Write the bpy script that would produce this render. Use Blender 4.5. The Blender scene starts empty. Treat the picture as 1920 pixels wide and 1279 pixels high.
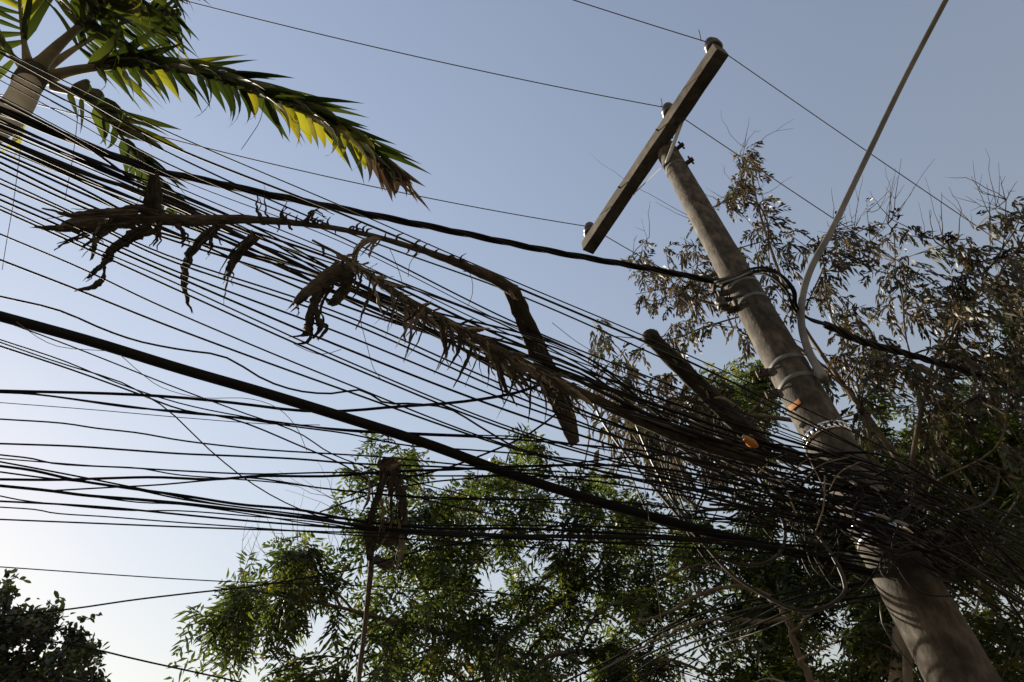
import bpy, math
import numpy as np
from mathutils import Vector, Matrix

# ------------------------------------------------------------------ camera, sky, sun, exposure
scn = bpy.context.scene
COL = scn.collection
EYE = np.array([0.0, 0.0, 1.6])
FPX = 1386.7                                   # focal length in pixels of a 1920 px wide frame
PITCH = math.radians(49.077)
ROLL = math.radians(-3.816)
cam = bpy.data.objects.new('camera', bpy.data.cameras.new('camera'))
COL.objects.link(cam)
cam.data.sensor_width = 36.0
cam.data.lens = FPX / 1920 * 36.0
cam.data.clip_start = 0.05
cam.data.clip_end = 3000
cam.matrix_world = (Matrix.Translation(EYE) @ Matrix.Rotation(math.pi/2 + PITCH, 4, 'X') @ Matrix.Rotation(ROLL, 4, 'Z'))
scn.camera = cam

SUN_AZ, SUN_EL = math.radians(-47), math.radians(29)
world = bpy.data.worlds.new('World'); scn.world = world; world.use_nodes = True
wn = world.node_tree.nodes; wl = world.node_tree.links
sky = wn.new('ShaderNodeTexSky'); sky.sky_type = 'NISHITA'; sky.sun_disc = False
sky.sun_elevation = SUN_EL; sky.sun_rotation = SUN_AZ
sky.altitude = 0; sky.air_density = 3.1; sky.dust_density = 0.12; sky.ozone_density = 1.0
bgn = wn['Background']; wb = wn.new('ShaderNodeMix'); wb.data_type = 'RGBA'; wb.blend_type = 'MULTIPLY'; wb.inputs[0].default_value = 1.0
wb.inputs[7].default_value = (1.03, 0.915, 1.09, 1)        # one even tint: the camera's white balance
wl.new(sky.outputs[0], wb.inputs[6]); wl.new(wb.outputs[2], bgn.inputs[0]); bgn.inputs[1].default_value = 0.053
sd = np.array([math.sin(SUN_AZ)*math.cos(SUN_EL), math.cos(SUN_AZ)*math.cos(SUN_EL), math.sin(SUN_EL)])
sun = bpy.data.objects.new('sun', bpy.data.lights.new('sun', 'SUN')); COL.objects.link(sun)
sun.data.energy = 5.0; sun.data.angle = math.radians(0.55); sun.data.color = (1.0, 0.88, 0.70)
sun.rotation_euler = Vector(sd).to_track_quat('Z', 'Y').to_euler()
vs = scn.view_settings
vs.view_transform = 'Standard'; vs.look = 'None'; vs.gamma = 1.0; vs.use_curve_mapping = False
vs.exposure = 1.35
scn.cycles.max_bounces = 6; scn.cycles.transparent_max_bounces = 4

# ------------------------------------------------------------------ helpers
rng = np.random.default_rng(7)
_a = math.pi/2 + PITCH
_R = (np.array([[1,0,0],[0,math.cos(_a),-math.sin(_a)],[0,math.sin(_a),math.cos(_a)]])
      @ np.array([[math.cos(ROLL),-math.sin(ROLL),0],[math.sin(ROLL),math.cos(ROLL),0],[0,0,1]]))
def ray(px, py):
    c = np.stack([(np.asarray(px,float)-960)/FPX, (639.5-np.asarray(py,float))/FPX, -np.ones_like(np.asarray(px,float))], -1)
    return c @ _R.T                            # unit depth along the optical axis
def at_h(px, py, h):                           # point of the sight line at height h above the ground
    r = ray(px, py); return EYE + r * ((np.asarray(h)-EYE[2])/r[...,2])[...,None]
def at_r(px, py, R):                           # point at horizontal distance R from the viewer
    r = ray(px, py); return EYE + r * (np.asarray(R)/np.hypot(r[...,0], r[...,1]))[...,None]
def depth(p): return (np.asarray(p)-EYE) @ (_R @ np.array([0,0,-1.0]))
def unit(v): return v/np.maximum(np.linalg.norm(v, axis=-1, keepdims=True), 1e-9)

def mesh_obj(name, V, F, mat, parent=None, smooth=True, shade=None, grain=None):
    V = np.asarray(V, np.float32); me = bpy.data.meshes.new(name)
    if isinstance(F, np.ndarray):
        n, k = F.shape
        me.vertices.add(len(V)); me.vertices.foreach_set('co', V.ravel())
        me.loops.add(n*k); me.loops.foreach_set('vertex_index', F.ravel().astype(np.int32))
        me.polygons.add(n); me.polygons.foreach_set('loop_start', np.arange(0, n*k, k, dtype=np.int32))
        me.update(calc_edges=True)
    else:
        me.from_pydata([tuple(map(float, v)) for v in V], [], [tuple(map(int, f)) for f in F]); me.update()
    if smooth and len(me.polygons): me.polygons.foreach_set('use_smooth', np.ones(len(me.polygons), bool))
    if shade is not None:
        at = me.attributes.new('shade', 'FLOAT', 'POINT'); at.data.foreach_set('value', np.asarray(shade, np.float32))
    if grain is not None:
        at = me.attributes.new('grain', 'FLOAT_VECTOR', 'POINT'); at.data.foreach_set('vector', np.asarray(grain, np.float32).ravel())
    me.materials.append(mat)
    o = bpy.data.objects.new(name, me); COL.objects.link(o)
    if parent is not None: o.parent = parent
    return o
def tag(o, label, cat, group=None):
    o['label'] = label; o['category'] = cat
    if group: o['group'] = group
    return o
def thing(name, label, cat, loc, group=None):
    o = bpy.data.objects.new(name, None); COL.objects.link(o); o.location = loc; o.empty_display_size = 0.2
    return tag(o, label, cat, group)
def adopt(o, parent):                          # keep world coordinates of mesh built in world space
    o.parent = parent; o.matrix_parent_inverse = Matrix.Translation(-Vector(parent.location)); return o

def spline(P, n=None, step=0.06):
    P = np.asarray(P, float)
    if len(P) == 2: P = np.array([P[0], P.mean(0), P[1]])
    L = np.r_[0, np.cumsum(np.linalg.norm(np.diff(P[:, :3], axis=0), axis=1)**0.5)]
    Lr = np.linalg.norm(np.diff(P[:, :3], axis=0), axis=1).sum()
    if n is None: n = int(np.clip(Lr/step, 6, 260))
    t = np.linspace(0, L[-1], n); out = np.zeros((n, P.shape[1]))
    m = np.zeros_like(P)                       # centripetal hermite
    d = np.diff(P, axis=0)/np.diff(L)[:, None]
    m[1:-1] = (d[:-1]*np.diff(L)[1:, None] + d[1:]*np.diff(L)[:-1, None])/(np.diff(L)[1:]+np.diff(L)[:-1])[:, None]
    m[0] = d[0]; m[-1] = d[-1]
    i = np.clip(np.searchsorted(L, t, side='right')-1, 0, len(P)-2); h = np.diff(L)[i]; s = ((t-L[i])/h)
    s2, s3 = s*s, s**3
    out = ((2*s3-3*s2+1)[:,None]*P[i] + (s3-2*s2+s)[:,None]*h[:,None]*m[i] + (-2*s3+3*s2)[:,None]*P[i+1] + (s3-s2)[:,None]*h[:,None]*m[i+1])
    return out
def frames(P, ref=None):
    T = unit(np.gradient(P, axis=0)); U = np.zeros_like(P)
    u = np.array(ref if ref is not None else ([0,0,1] if abs(T[0][2]) < .9 else [1,0,0]), float)
    for i in range(len(P)):
        u = u - T[i]*(u@T[i]); n = np.linalg.norm(u)
        if n < 1e-6: u = np.cross(T[i], [0.3,0.5,0.8]); n = np.linalg.norm(u)
        u = u/n; U[i] = u
    return T, U, np.cross(T, U)
def tube(P, rw, rt=None, n=6, ref=None, cap=True, rough=0.0, twist=0.0):
    """closed tube with elliptical section: half width rw along the frame's side vector, rt across it"""
    P = np.asarray(P, float); m = len(P)
    rw = np.broadcast_to(np.asarray(rw, float), (m,)); rt = rw if rt is None else np.broadcast_to(np.asarray(rt, float), (m,))
    T, U, S = frames(P, ref)
    a = np.linspace(0, 2*math.pi, n, endpoint=False)
    tw = np.linspace(0, twist, m)[:, None]
    k = 1 + (rng.normal(0, rough, (m, n)) if rough else 0)
    ca, sa = np.cos(a)[None]*rw[:,None]*k, np.sin(a)[None]*rt[:,None]*k
    x = ca*np.cos(tw) - sa*np.sin(tw); y = ca*np.sin(tw) + sa*np.cos(tw)
    V = (P[:,None] + S[:,None]*x[...,None] + U[:,None]*y[...,None]).reshape(-1, 3)
    i, j = np.meshgrid(np.arange(m-1), np.arange(n), indexing='ij'); j2 = (j+1) % n
    F = np.stack([i*n+j, i*n+j2, (i+1)*n+j2, (i+1)*n+j], -1).reshape(-1, 4)
    if cap:
        V = np.vstack([V, P[0], P[-1]]); c0, c1 = m*n, m*n+1; q = np.arange(0, n, 2)
        F = np.vstack([F, np.stack([np.full_like(q, c0), (q+2) % n, (q+1) % n, q], -1),
                       np.stack([np.full_like(q, c1), (m-1)*n+q, (m-1)*n+(q+1) % n, (m-1)*n+(q+2) % n], -1)])
    return V, F
def grain_of(P, n, r, st=0.12):                         # fibre coordinates: round the section, along the length
    m = len(P); L = np.r_[0, np.cumsum(np.linalg.norm(np.diff(P, axis=0), axis=1))]; a = np.linspace(0, 2*math.pi, n, endpoint=False); sd_ = rng.uniform(0, 50)
    k = float(np.mean(r)); G = np.stack([np.broadcast_to(np.cos(a)*k, (m,n)), np.broadcast_to(np.sin(a)*k, (m,n)), np.broadcast_to((L*st+sd_)[:,None], (m,n))], -1).reshape(-1,3)
    return np.vstack([G, G[:1], G[-1:]])
def join(parts):
    V = []; F = []; o = 0
    for v, f in parts: V.append(v); F.append(f+o); o += len(v)
    return np.vstack(V), np.vstack(F)
def box(c, x, y, z):                           # centre and three half-axis vectors
    c, x, y, z = map(np.asarray, (c, x, y, z))
    V = np.array([c + sx*x + sy*y + sz*z for sz in (-1,1) for sy in (-1,1) for sx in (-1,1)])
    F = np.array([[0,2,3,1],[4,5,7,6],[0,1,5,4],[2,6,7,3],[0,4,6,2],[1,3,7,5]])
    return V, F
def bevel(o, w, seg=2):
    m = o.modifiers.new('bevel', 'BEVEL'); m.width = w; m.segments = seg; m.limit_method = 'ANGLE'
    return o
def lathe(base, axis, prof, n=14):             # prof: (height, radius)
    axis = unit(np.asarray(axis, float)); u = unit(np.cross(axis, [0.31,0.9,0.2])); v = np.cross(axis, u)
    a = np.linspace(0, 2*math.pi, n, endpoint=False); V = []; m = len(prof)
    for h, r in prof: V.append(base + axis*h + r*(np.cos(a)[:,None]*u + np.sin(a)[:,None]*v))
    V = np.vstack(V); i, j = np.meshgrid(np.arange(m-1), np.arange(n), indexing='ij'); j2 = (j+1) % n
    F = np.stack([i*n+j, i*n+j2, (i+1)*n+j2, (i+1)*n+j], -1).reshape(-1, 4)
    return V, F

# ------------------------------------------------------------------ materials
def new_mat(name):
    m = bpy.data.materials.new(name); m.use_nodes = True; nt = m.node_tree; return m, nt, nt.nodes, nt.links, nt.nodes['Principled BSDF']
def ramp(ns, cols):
    r = ns.new('ShaderNodeValToRGB'); e = r.color_ramp.elements
    while len(e) < len(cols): e.new(0.5)
    for el, (p, c) in zip(e, cols): el.position = p; el.color = (*c, 1)
    return r
def noise(nt, scale, detail=4, rough=0.6, stretch=None, coord='Object'):
    tc = nt.nodes.new('ShaderNodeTexCoord'); n = nt.nodes.new('ShaderNodeTexNoise')
    n.inputs['Scale'].default_value = scale; n.inputs['Detail'].default_value = detail; n.inputs['Roughness'].default_value = rough
    src = tc.outputs[coord]
    if stretch is not None:
        mp = nt.nodes.new('ShaderNodeMapping'); mp.inputs['Scale'].default_value = stretch; nt.links.new(src, mp.inputs[0]); src = mp.outputs[0]
    nt.links.new(src, n.inputs['Vector']); return n
def fibre_mat(name, cols, scale, rough=0.9, bump=0.6, dist=0.006, scale2=4):
    m = surf(name, cols, scale, rough, bump, dist, scale2=scale2); nt = m.node_tree
    at = nt.nodes.new('ShaderNodeAttribute'); at.attribute_name = 'grain'
    for n in [x for x in nt.nodes if x.type == 'TEX_NOISE'][:1]: nt.links.new(at.outputs['Vector'], n.inputs['Vector'])
    return m
def surf(name, cols, scale, rough=0.8, bump=0.3, dist=0.01, stretch=None, metal=0.0, detail=6, spec=0.3, scale2=None):
    m, nt, ns, ln, b = new_mat(name)
    n = noise(nt, scale, detail, 0.65, stretch); r = ramp(ns, cols); ln.new(n.outputs[0], r.inputs[0])
    out = r.outputs[0]
    if scale2:
        n2 = noise(nt, scale2, 3, 0.5); mx = ns.new('ShaderNodeMix'); mx.data_type = 'RGBA'; mx.blend_type = 'MULTIPLY'
        r2 = ramp(ns, [(0.35, (0.62,0.6,0.57)), (0.65, (1.1,1.1,1.1))]); ln.new(n2.outputs[0], r2.inputs[0])
        mx.inputs[0].default_value = 1.0; ln.new(out, mx.inputs[6]); ln.new(r2.outputs[0], mx.inputs[7]); out = mx.outputs[2]
    ln.new(out, b.inputs['Base Color'])
    b.inputs['Roughness'].default_value = rough; b.inputs['Metallic'].default_value = metal; b.inputs['Specular IOR Level'].default_value = spec
    if bump:
        bp = ns.new('ShaderNodeBump'); bp.inputs['Strength'].default_value = bump; bp.inputs['Distance'].default_value = dist
        ln.new(n.outputs[0], bp.inputs['Height']); ln.new(bp.outputs[0], b.inputs['Normal'])
    return m
def leaf_mat(name, cols, trans, tcol, gloss=0.06, rough=0.45):
    m, nt, ns, ln, b = new_mat(name); ns.remove(b)
    at = ns.new('ShaderNodeAttribute'); at.attribute_name = 'shade'
    src = at.outputs['Fac']
    r = ramp(ns, cols); ln.new(src, r.inputs[0])
    df = ns.new('ShaderNodeBsdfDiffuse'); ln.new(r.outputs[0], df.inputs[0])
    tl = ns.new('ShaderNodeBsdfTranslucent')
    mx = ns.new('ShaderNodeMix'); mx.data_type = 'RGBA'; mx.blend_type = 'MULTIPLY'; mx.inputs[0].default_value = 1
    ln.new(r.outputs[0], mx.inputs[6]); mx.inputs[7].default_value = (*tcol, 1); ln.new(mx.outputs[2], tl.inputs[0])
    s1 = ns.new('ShaderNodeMixShader'); s1.inputs[0].default_value = trans; ln.new(df.outputs[0], s1.inputs[1]); ln.new(tl.outputs[0], s1.inputs[2])
    gl = ns.new('ShaderNodeBsdfGlossy'); gl.inputs['Roughness'].default_value = rough; gl.inputs[0].default_value = (1,1,1,1)
    s2 = ns.new('ShaderNodeMixShader'); s2.inputs[0].default_value = gloss; ln.new(s1.outputs[0], s2.inputs[1]); ln.new(gl.outputs[0], s2.inputs[2])
    ln.new(s2.outputs[0], ns['Material Output'].inputs[0]); return m
def palm_mat(name, cols, tcol, trans, gloss):
    m = leaf_mat(name, cols, trans, tcol, gloss, 0.35); nt = m.node_tree; ns = nt.nodes; ln = nt.links
    oi = ns.new('ShaderNodeObjectInfo'); n = noise(nt, 9, 3, 0.5, (1, 0.15, 1))
    ad = ns.new('ShaderNodeMath'); ad.operation = 'MULTIPLY_ADD'; ad.inputs[1].default_value = 0.7; ln.new(oi.outputs['Random'], ad.inputs[0])
    sc = ns.new('ShaderNodeMath'); sc.operation = 'MULTIPLY'; sc.inputs[1].default_value = 0.3; ln.new(n.outputs[0], sc.inputs[0]); ln.new(sc.outputs[0], ad.inputs[2])
    rp = [x for x in ns if x.type == 'VALTORGB'][0]
    ln.new(ad.outputs[0], rp.inputs[0]); return m

M = {}
M['concrete'] = fibre_mat('weathered_concrete', [(0.28,(0.014,0.012,0.0098)), (0.48,(0.046,0.040,0.033)), (0.72,(0.125,0.109,0.089))], 15.0, 0.9, 0.8, 0.012, scale2=2.2)
M['timber'] = surf('weathered_timber', [(0.25,(0.03,0.025,0.02)), (0.55,(0.085,0.072,0.057)), (0.8,(0.16,0.137,0.108))], 9.0, 0.9, 0.6, 0.006, scale2=3)
M['galv'] = surf('galvanised_steel', [(0.3,(0.06,0.062,0.063)), (0.7,(0.135,0.138,0.14))], 20, 0.65, 0.1, 0.002, metal=0.3)
M['brace'] = surf('bright_galvanised_brace', [(0.3,(0.26,0.265,0.27)), (0.7,(0.40,0.405,0.41))], 20, 0.55, 0.1, 0.002, metal=0.2)
M['shiny'] = surf('polished_steel_band', [(0.3,(0.72,0.72,0.72)), (0.7,(0.86,0.86,0.85))], 12, 0.16, 0.15, 0.002, metal=1.0)
M['rust'] = surf('rusty_iron', [(0.3,(0.02,0.016,0.013)), (0.7,(0.06,0.042,0.03))], 25, 0.8, 0.4, 0.003)
M['porcelain'] = surf('dark_glazed_porcelain', [(0.3,(0.018,0.014,0.014)), (0.7,(0.035,0.026,0.024))], 12, 0.42, 0.0, spec=0.5)
M['pvc'] = surf('grey_plastic_conduit', [(0.3,(0.105,0.10,0.092)), (0.7,(0.165,0.158,0.146))], 7, 0.55, 0.15, 0.003, scale2=2)
M['cable'] = surf('black_cable_sheath', [(0.3,(0.004,0.004,0.004)), (0.7,(0.010,0.010,0.0095))], 14, 0.72, 0.15, 0.002, spec=0.14)
M['cable_old'] = surf('sun_bleached_cable', [(0.3,(0.006,0.006,0.006)), (0.7,(0.018,0.0172,0.016))], 10, 0.7, 0.2, 0.002, spec=0.18)
M['cable_loop'] = surf('grey_worn_cable', [(0.3,(0.007,0.007,0.007)), (0.7,(0.020,0.0195,0.0185))], 10, 0.5, 0.2, 0.002, spec=0.3)
M['wire'] = surf('bare_conductor', [(0.3,(0.05,0.045,0.04)), (0.7,(0.11,0.10,0.09))], 30, 0.6, 0.1, 0.001, metal=0.3)
M['bark'] = surf('tree_bark', [(0.25,(0.045,0.034,0.025)), (0.55,(0.11,0.09,0.068)), (0.8,(0.19,0.16,0.125))], 6, 0.92, 0.7, 0.01, (1,1,0.3))
M['pale_bark'] = surf('pale_tree_bark', [(0.25,(0.14,0.12,0.095)), (0.6,(0.27,0.24,0.20)), (0.8,(0.36,0.32,0.27))], 5, 0.9, 0.5, 0.01, (1,1,0.5))
M['palm_trunk'] = surf('palm_crownshaft', [(0.25,(0.30,0.285,0.25)), (0.55,(0.44,0.42,0.375)), (0.8,(0.52,0.50,0.45))], 3, 0.8, 0.3, 0.01, (1,1,2.5), scale2=1.2)
M['petiole'] = surf('palm_petiole', [(0.25,(0.12,0.105,0.06)), (0.6,(0.24,0.215,0.14)), (0.85,(0.33,0.29,0.2))], 6, 0.6, 0.3, 0.006, scale2=2)
M['dead'] = fibre_mat('dead_frond_fibre', [(0.28,(0.018,0.015,0.012)), (0.5,(0.055,0.046,0.037)), (0.75,(0.165,0.14,0.112))], 160, 0.92, 0.8, 0.006, scale2=7)
M['dead_pale'] = fibre_mat('bleached_dead_leaf', [(0.28,(0.085,0.072,0.056)), (0.72,(0.34,0.295,0.235))], 160, 0.9, 0.6, 0.005, scale2=7)
M['char'] = fibre_mat('dark_weathered_stem', [(0.28,(0.006,0.0055,0.005)), (0.5,(0.017,0.015,0.013)), (0.76,(0.05,0.043,0.036))], 90, 0.92, 0.8, 0.006, scale2=6)
M['orange'] = surf('orange_split_wood', [(0.2,(0.24,0.08,0.015)), (0.8,(0.5,0.2,0.035))], 25, 0.8, 0.4, 0.003)
M['orange_tag'] = surf('orange_tag_paint', [(0.25,(0.20,0.075,0.02)), (0.8,(0.38,0.15,0.035))], 22, 0.7, 0.2, 0.002)
M['ink'] = surf('black_marker_ink', [(0.3,(0.03,0.03,0.03)), (0.7,(0.05,0.05,0.045))], 20, 0.8, 0)
M['vine'] = surf('dry_vine', [(0.3,(0.08,0.065,0.045)), (0.7,(0.2,0.165,0.12))], 20, 0.9, 0)
M['ground'] = surf('dusty_roadside_ground', [(0.25,(0.035,0.034,0.032)), (0.6,(0.055,0.053,0.05)), (0.8,(0.085,0.08,0.073))], 0.6, 0.95, 0.5, 0.05, scale2=0.1)
M['leaf_green'] = leaf_mat('green_leaflets', [(0.0,(0.014,0.023,0.008)), (0.5,(0.031,0.044,0.014)), (0.9,(0.074,0.086,0.022)), (0.97,(0.14,0.10,0.02)), (1.0,(0.08,0.06,0.03))], 0.5, (1.6,1.7,0.9), 0.03)
M['leaf_brown'] = leaf_mat('withered_leaflets', [(0.0,(0.014,0.0115,0.009)), (0.42,(0.029,0.025,0.016)), (0.74,(0.072,0.060,0.036)), (0.8,(0.026,0.032,0.012)), (1.0,(0.036,0.050,0.015))], 0.35, (1.5,1.25,0.9), 0.03)
M['leaf_dark'] = leaf_mat('dark_glossy_leaves', [(0.0,(0.008,0.012,0.006)), (0.6,(0.018,0.027,0.011)), (1.0,(0.032,0.045,0.015))], 0.25, (1.3,1.5,0.7), 0.06)
M['palm_leaf'] = palm_mat('palm_leaflet', [(0.0,(0.009,0.014,0.006)), (0.6,(0.021,0.031,0.010)), (1.0,(0.050,0.062,0.015))], (2.2,2.2,0.8), 0.45, 0.02)
M['palm_yellow'] = palm_mat('yellowing_palm_leaflet', [(0.0,(0.08,0.10,0.014)), (0.6,(0.16,0.16,0.024)), (1.0,(0.24,0.20,0.03))], (1.6,1.6,0.6), 0.6, 0.06)
M['palm_dry'] = palm_mat('dry_palm_leaflet', [(0.0,(0.035,0.026,0.019)), (0.6,(0.075,0.055,0.040)), (1.0,(0.13,0.095,0.066))], (1.3,1.1,0.85), 0.35, 0.03)

# ------------------------------------------------------------------ ground
g = 600.0; nx = 48
gx = np.linspace(-1, 1, nx); gx = np.sign(gx)*np.abs(gx)**3*g
X, Y = np.meshgrid(gx, gx, indexing='ij'); Z = 0.05*np.sin(X*0.37)*np.cos(Y*0.29)*np.exp(-(X**2+Y**2)/4000) - 0.05
i, j = np.meshgrid(np.arange(nx-1), np.arange(nx-1), indexing='ij')
F = np.stack([i*nx+j, (i+1)*nx+j, (i+1)*nx+j+1, i*nx+j+1], -1).reshape(-1, 4)
gr = mesh_obj('ground', np.stack([X,Y,Z], -1).reshape(-1,3), F, M['ground']); gr['kind'] = 'structure'
gr['label'] = 'dusty bare roadside ground under the pole and trees'

# ------------------------------------------------------------------ utility pole
POLE_R = 3.78
p_top = at_r(1247, 279, POLE_R); p_low = at_r(1806, 1279, POLE_R)
ax = unit(p_top - p_low)
p_base = p_low - ax*((p_low[2]+0.25)/ax[2])
def pole_radius(z):
    zs, ws = [], []
    for (x, y, w) in ((1266,315,46),(1366,490,56),(1481,690,72),(1563,830,80),(1700,1080,114),(1800,1270,136)):
        c = at_r(x, y, POLE_R); e = np.array([math.cos(math.radians(28)), -math.sin(math.radians(28))])
        a1, a2 = unit(ray(x-e[0]*w/2, y-e[1]*w/2)), unit(ray(x+e[0]*w/2, y+e[1]*w/2))
        zs.append(c[2]); ws.append(np.linalg.norm(c-EYE)*math.tan(math.acos(np.clip(a1@a2,-1,1))/2))
    k = np.polyfit(zs, ws, 1); return np.polyval(k, z)
def pole_pt(z): return p_base + ax*((z-p_base[2])/ax[2])
def pole_z(px, py): return at_r(px, py, POLE_R)[2]
pole = thing('utility_pole', 'tall leaning concrete utility pole with a slanting timber crossarm at its top', 'utility pole', p_base)
zz = np.r_[np.linspace(p_base[2], p_top[2], 90)]
P = np.array([pole_pt(z) for z in zz]); rad = pole_radius(zz)
V, F = tube(P, rad, n=36, rough=0.006); adopt(mesh_obj('shaft', V, F, M['concrete'], grain=grain_of(P, 36, rad, 0.55)), pole)
to_eye = unit(np.array([-p_top[0], -p_top[1], 0])); side = np.cross([0,0,1], to_eye)   # side points to the right of the view
def on_pole(z, ang, off=0.0):                  # ang 0 faces the viewer, positive turns to the picture's right
    d = math.cos(ang)*to_eye - math.sin(ang)*np.cross([0,0,1], to_eye)*-1
    return pole_pt(z) + d*(pole_radius(z)+off), d
def band(px, py, wid, mat, th=0.0035, lug=None, name='band', tilt=0.0):
    z = pole_z(px, py); r = pole_radius(z) + th
    tl = unit(ax + side*tilt)
    Vb, Fb = lathe(pole_pt(z) - tl*wid/2, tl, [(0, r-th-0.004), (0, r), (wid*.7, r-0.001), (wid*.7, r-th-0.006)], 56)
    o = adopt(mesh_obj(name, Vb, Fb, mat, smooth=False), pole)
    if lug is not None:
        c, d = on_pole(z, lug, 0.035); t = np.cross(ax, d)
        o2 = mesh_obj('bolt', *join([box(c, d*0.04, t*0.012, ax*wid*0.55)]), M['rust']); adopt(bevel(o2, 0.004), pole)
        o3 = mesh_obj('bolt', *tube(np.array([c - t*0.05 + d*0.015, c + t*0.05 + d*0.015]), 0.009, n=8), M['rust']); adopt(o3, pole)
    return o
band(1253,292,0.04,M['galv'],lug=1.3); band(1268,320,0.045,M['galv'],lug=1.35)
band(1396,545,0.05,M['galv'],lug=-1.2); band(1412,575,0.05,M['galv'],lug=-1.25)
band(1482,690,0.055,M['galv'],lug=-1.3); band(1502,725,0.055,M['galv'],lug=-1.4)
band(1650,985,0.05,M['shiny'],lug=1.2,tilt=0.05); band(1664,1012,0.055,M['shiny'],tilt=0.04)
# perforated steel strap: ring pieces with slots between two rims
z = pole_z(1562,822); r0 = pole_radius(z)+0.007; parts = []
for k in range(26):
    a0 = 2*math.pi*k/26
    for da, hh, zz0 in ((0.05, 0.055, 0), ):
        d = np.cos(a0)*to_eye + np.sin(a0)*side; parts.append(box(pole_pt(z)+d*r0, d*0.003, np.cross(ax,d)*r0*0.055, ax*0.022))
for s in (-1, 1):
    Vb, Fb = lathe(pole_pt(z)+ax*(s*0.022-0.005), ax, [(0,r0-0.006),(0,r0+0.003),(0.010,r0+0.003),(0.010,r0-0.006)], 40); parts.append((Vb,Fb))
adopt(mesh_obj('perforated_strap', *join(parts), M['shiny'], smooth=False), pole)
# orange tag, marker triangle
z = pole_z(1527,770); c, d = on_pole(z, -0.62, 0.006); t = np.cross(ax, d)
o = mesh_obj('orange_tag', *box(c, d*0.003, unit(t-0.15*ax)*0.046, ax*0.02), M['orange_tag']); adopt(bevel(o,0.002), pole)
z = pole_z(1538,822); c, d = on_pole(z, -0.75, 0.002); t = np.cross(d, ax)
tri = [c - t*0.03 - ax*0.015, c + t*0.03 - ax*0.02, c + t*0.012 + ax*0.028]
adopt(mesh_obj('marker_triangle', *join([tube(np.array([tri[k], tri[(k+1)%3]]), 0.0028, n=6) for k in range(3)]), M['ink']), pole)
scr = []
for k in range(4):
    c2, d2 = on_pole(z+0.06, -0.85+0.07*k, 0.002); t2 = np.cross(d2, ax)
    scr.append(tube(np.array([c2-ax*0.02, c2+ax*0.02+t2*0.008, c2+ax*0.0+t2*0.02]), 0.0022, n=6))
adopt(mesh_obj('marker_scribble', *join(scr), M['ink']), pole)
# crossarm
ARM_H = p_top[2] - 0.02
e1 = at_h(1352, 92, ARM_H); e0 = at_h(1101, 466, ARM_H)
ad = unit(e1-e0); aw = unit(np.cross([0,0,1], ad)); au = np.cross(ad, aw)
segs = 14; parts = []
al = np.linalg.norm(e1-e0); rows = np.linspace(0, al, segs)
Vs = []
for q in rows:
    k = 1 + rng.normal(0, 0.012)
    for (sx, sy) in ((-1,-1),(1,-1),(1,1),(-1,1)):
        Vs.append(e0 + ad*q + aw*sx*0.066*k + au*sy*0.075*k + rng.normal(0, 0.0012, 3))
Vs = np.array(Vs); Fs = []
for q in range(segs-1):
    for c in range(4): Fs.append([q*4+c, q*4+(c+1)%4, q*4+4+(c+1)%4, q*4+4+c])
Fs += [[3,2,1,0], [(segs-1)*4+k for k in range(4)]]
arm = adopt(mesh_obj('crossarm', Vs, Fs, M['timber'], smooth=False), pole); bevel(arm, 0.006)
def arm_at(px, py):
    q = at_h(px, py, ARM_H); return e0 + ad*((q-e0)@ad)
ins_tops = []
IS = 1.3
prof = [(0.0,0.014),(0.03,0.014),(0.03,0.05),(0.045,0.062),(0.062,0.058),(0.072,0.04),(0.085,0.042),(0.095,0.058),(0.112,0.055),(0.122,0.036),(0.134,0.034),(0.142,0.044),(0.165,0.040),(0.175,0.02),(0.176,0.0)]
for (x, y) in ((1345,100),(1258,222),(1110,450)):
    b = arm_at(x, y) + au*0.074
    o = mesh_obj('insulator', *lathe(b, au, [(hh*IS, rr_*IS) for hh, rr_ in prof], 18), M['porcelain']); o.parent = arm
    ins_tops.append(b + au*0.150*IS)
    o = mesh_obj('pin_nut', *lathe(b - au*0.155, au, [(-0.03,0.0),(-0.03,0.011),(0,0.011),(0,0.02),(0.012,0.02),(0.012,0.0)], 8), M['rust'], smooth=False); o.parent = arm
for q in (0.33*al, 0.62*al):
    o = mesh_obj('through_bolt', *tube(np.array([e0+ad*q-aw*0.10, e0+ad*q+aw*0.10]), 0.010, n=8), M['rust']); o.parent = arm
# two flat braces from the band to the arm's underside
bz = pole_z(1266, 316); bp, bd = on_pole(bz, -0.5, 0.012)
for (x, y) in ((1280,226),(1188,362)):
    awR = aw if aw@_R[:,0] > 0 else -aw; q = arm_at(x, y) - au*0.078 + awR*0.05
    L = np.array([bp, (bp+q)/2, q]); V, F = tube(spline(L, 8), 0.021, 0.004, n=8, ref=to_eye)
    adopt(mesh_obj('brace', V, F, M['brace']), pole)
# clevis with spool insulator on the left of the pole
z = pole_z(1406, 572); c, d = on_pole(z, -1.05, 0.05); t = np.cross(ax, d)
adopt(mesh_obj('spool_insulator', *lathe(c + d*0.05 - ax*0.05, ax, [(0,0.0),(0,0.028),(0.01,0.04),(0.03,0.042),(0.04,0.026),(0.06,0.026),(0.07,0.042),(0.09,0.04),(0.10,0.028),(0.10,0)], 16), M['porcelain']), pole)
adopt(mesh_obj('clevis', *join([box(c + d*0.015 + ax*s*0.06, d*0.06, t*0.018, ax*0.004) for s in (-1,1)] + [box(c - d*0.045, d*0.005, t*0.02, ax*0.066)]), M['rust']), pole)
z = pole_z(1385, 530); c, d = on_pole(z, -1.1, 0.03); t = np.cross(ax, d)
adopt(mesh_obj('dead_end_clamp', *join([box(c + d*0.02, d*0.05, t*0.03, ax*0.02), box(c + d*0.05 - ax*0.03, d*0.012, t*0.05, ax*0.012)]), M['rust']), pole)

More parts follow.
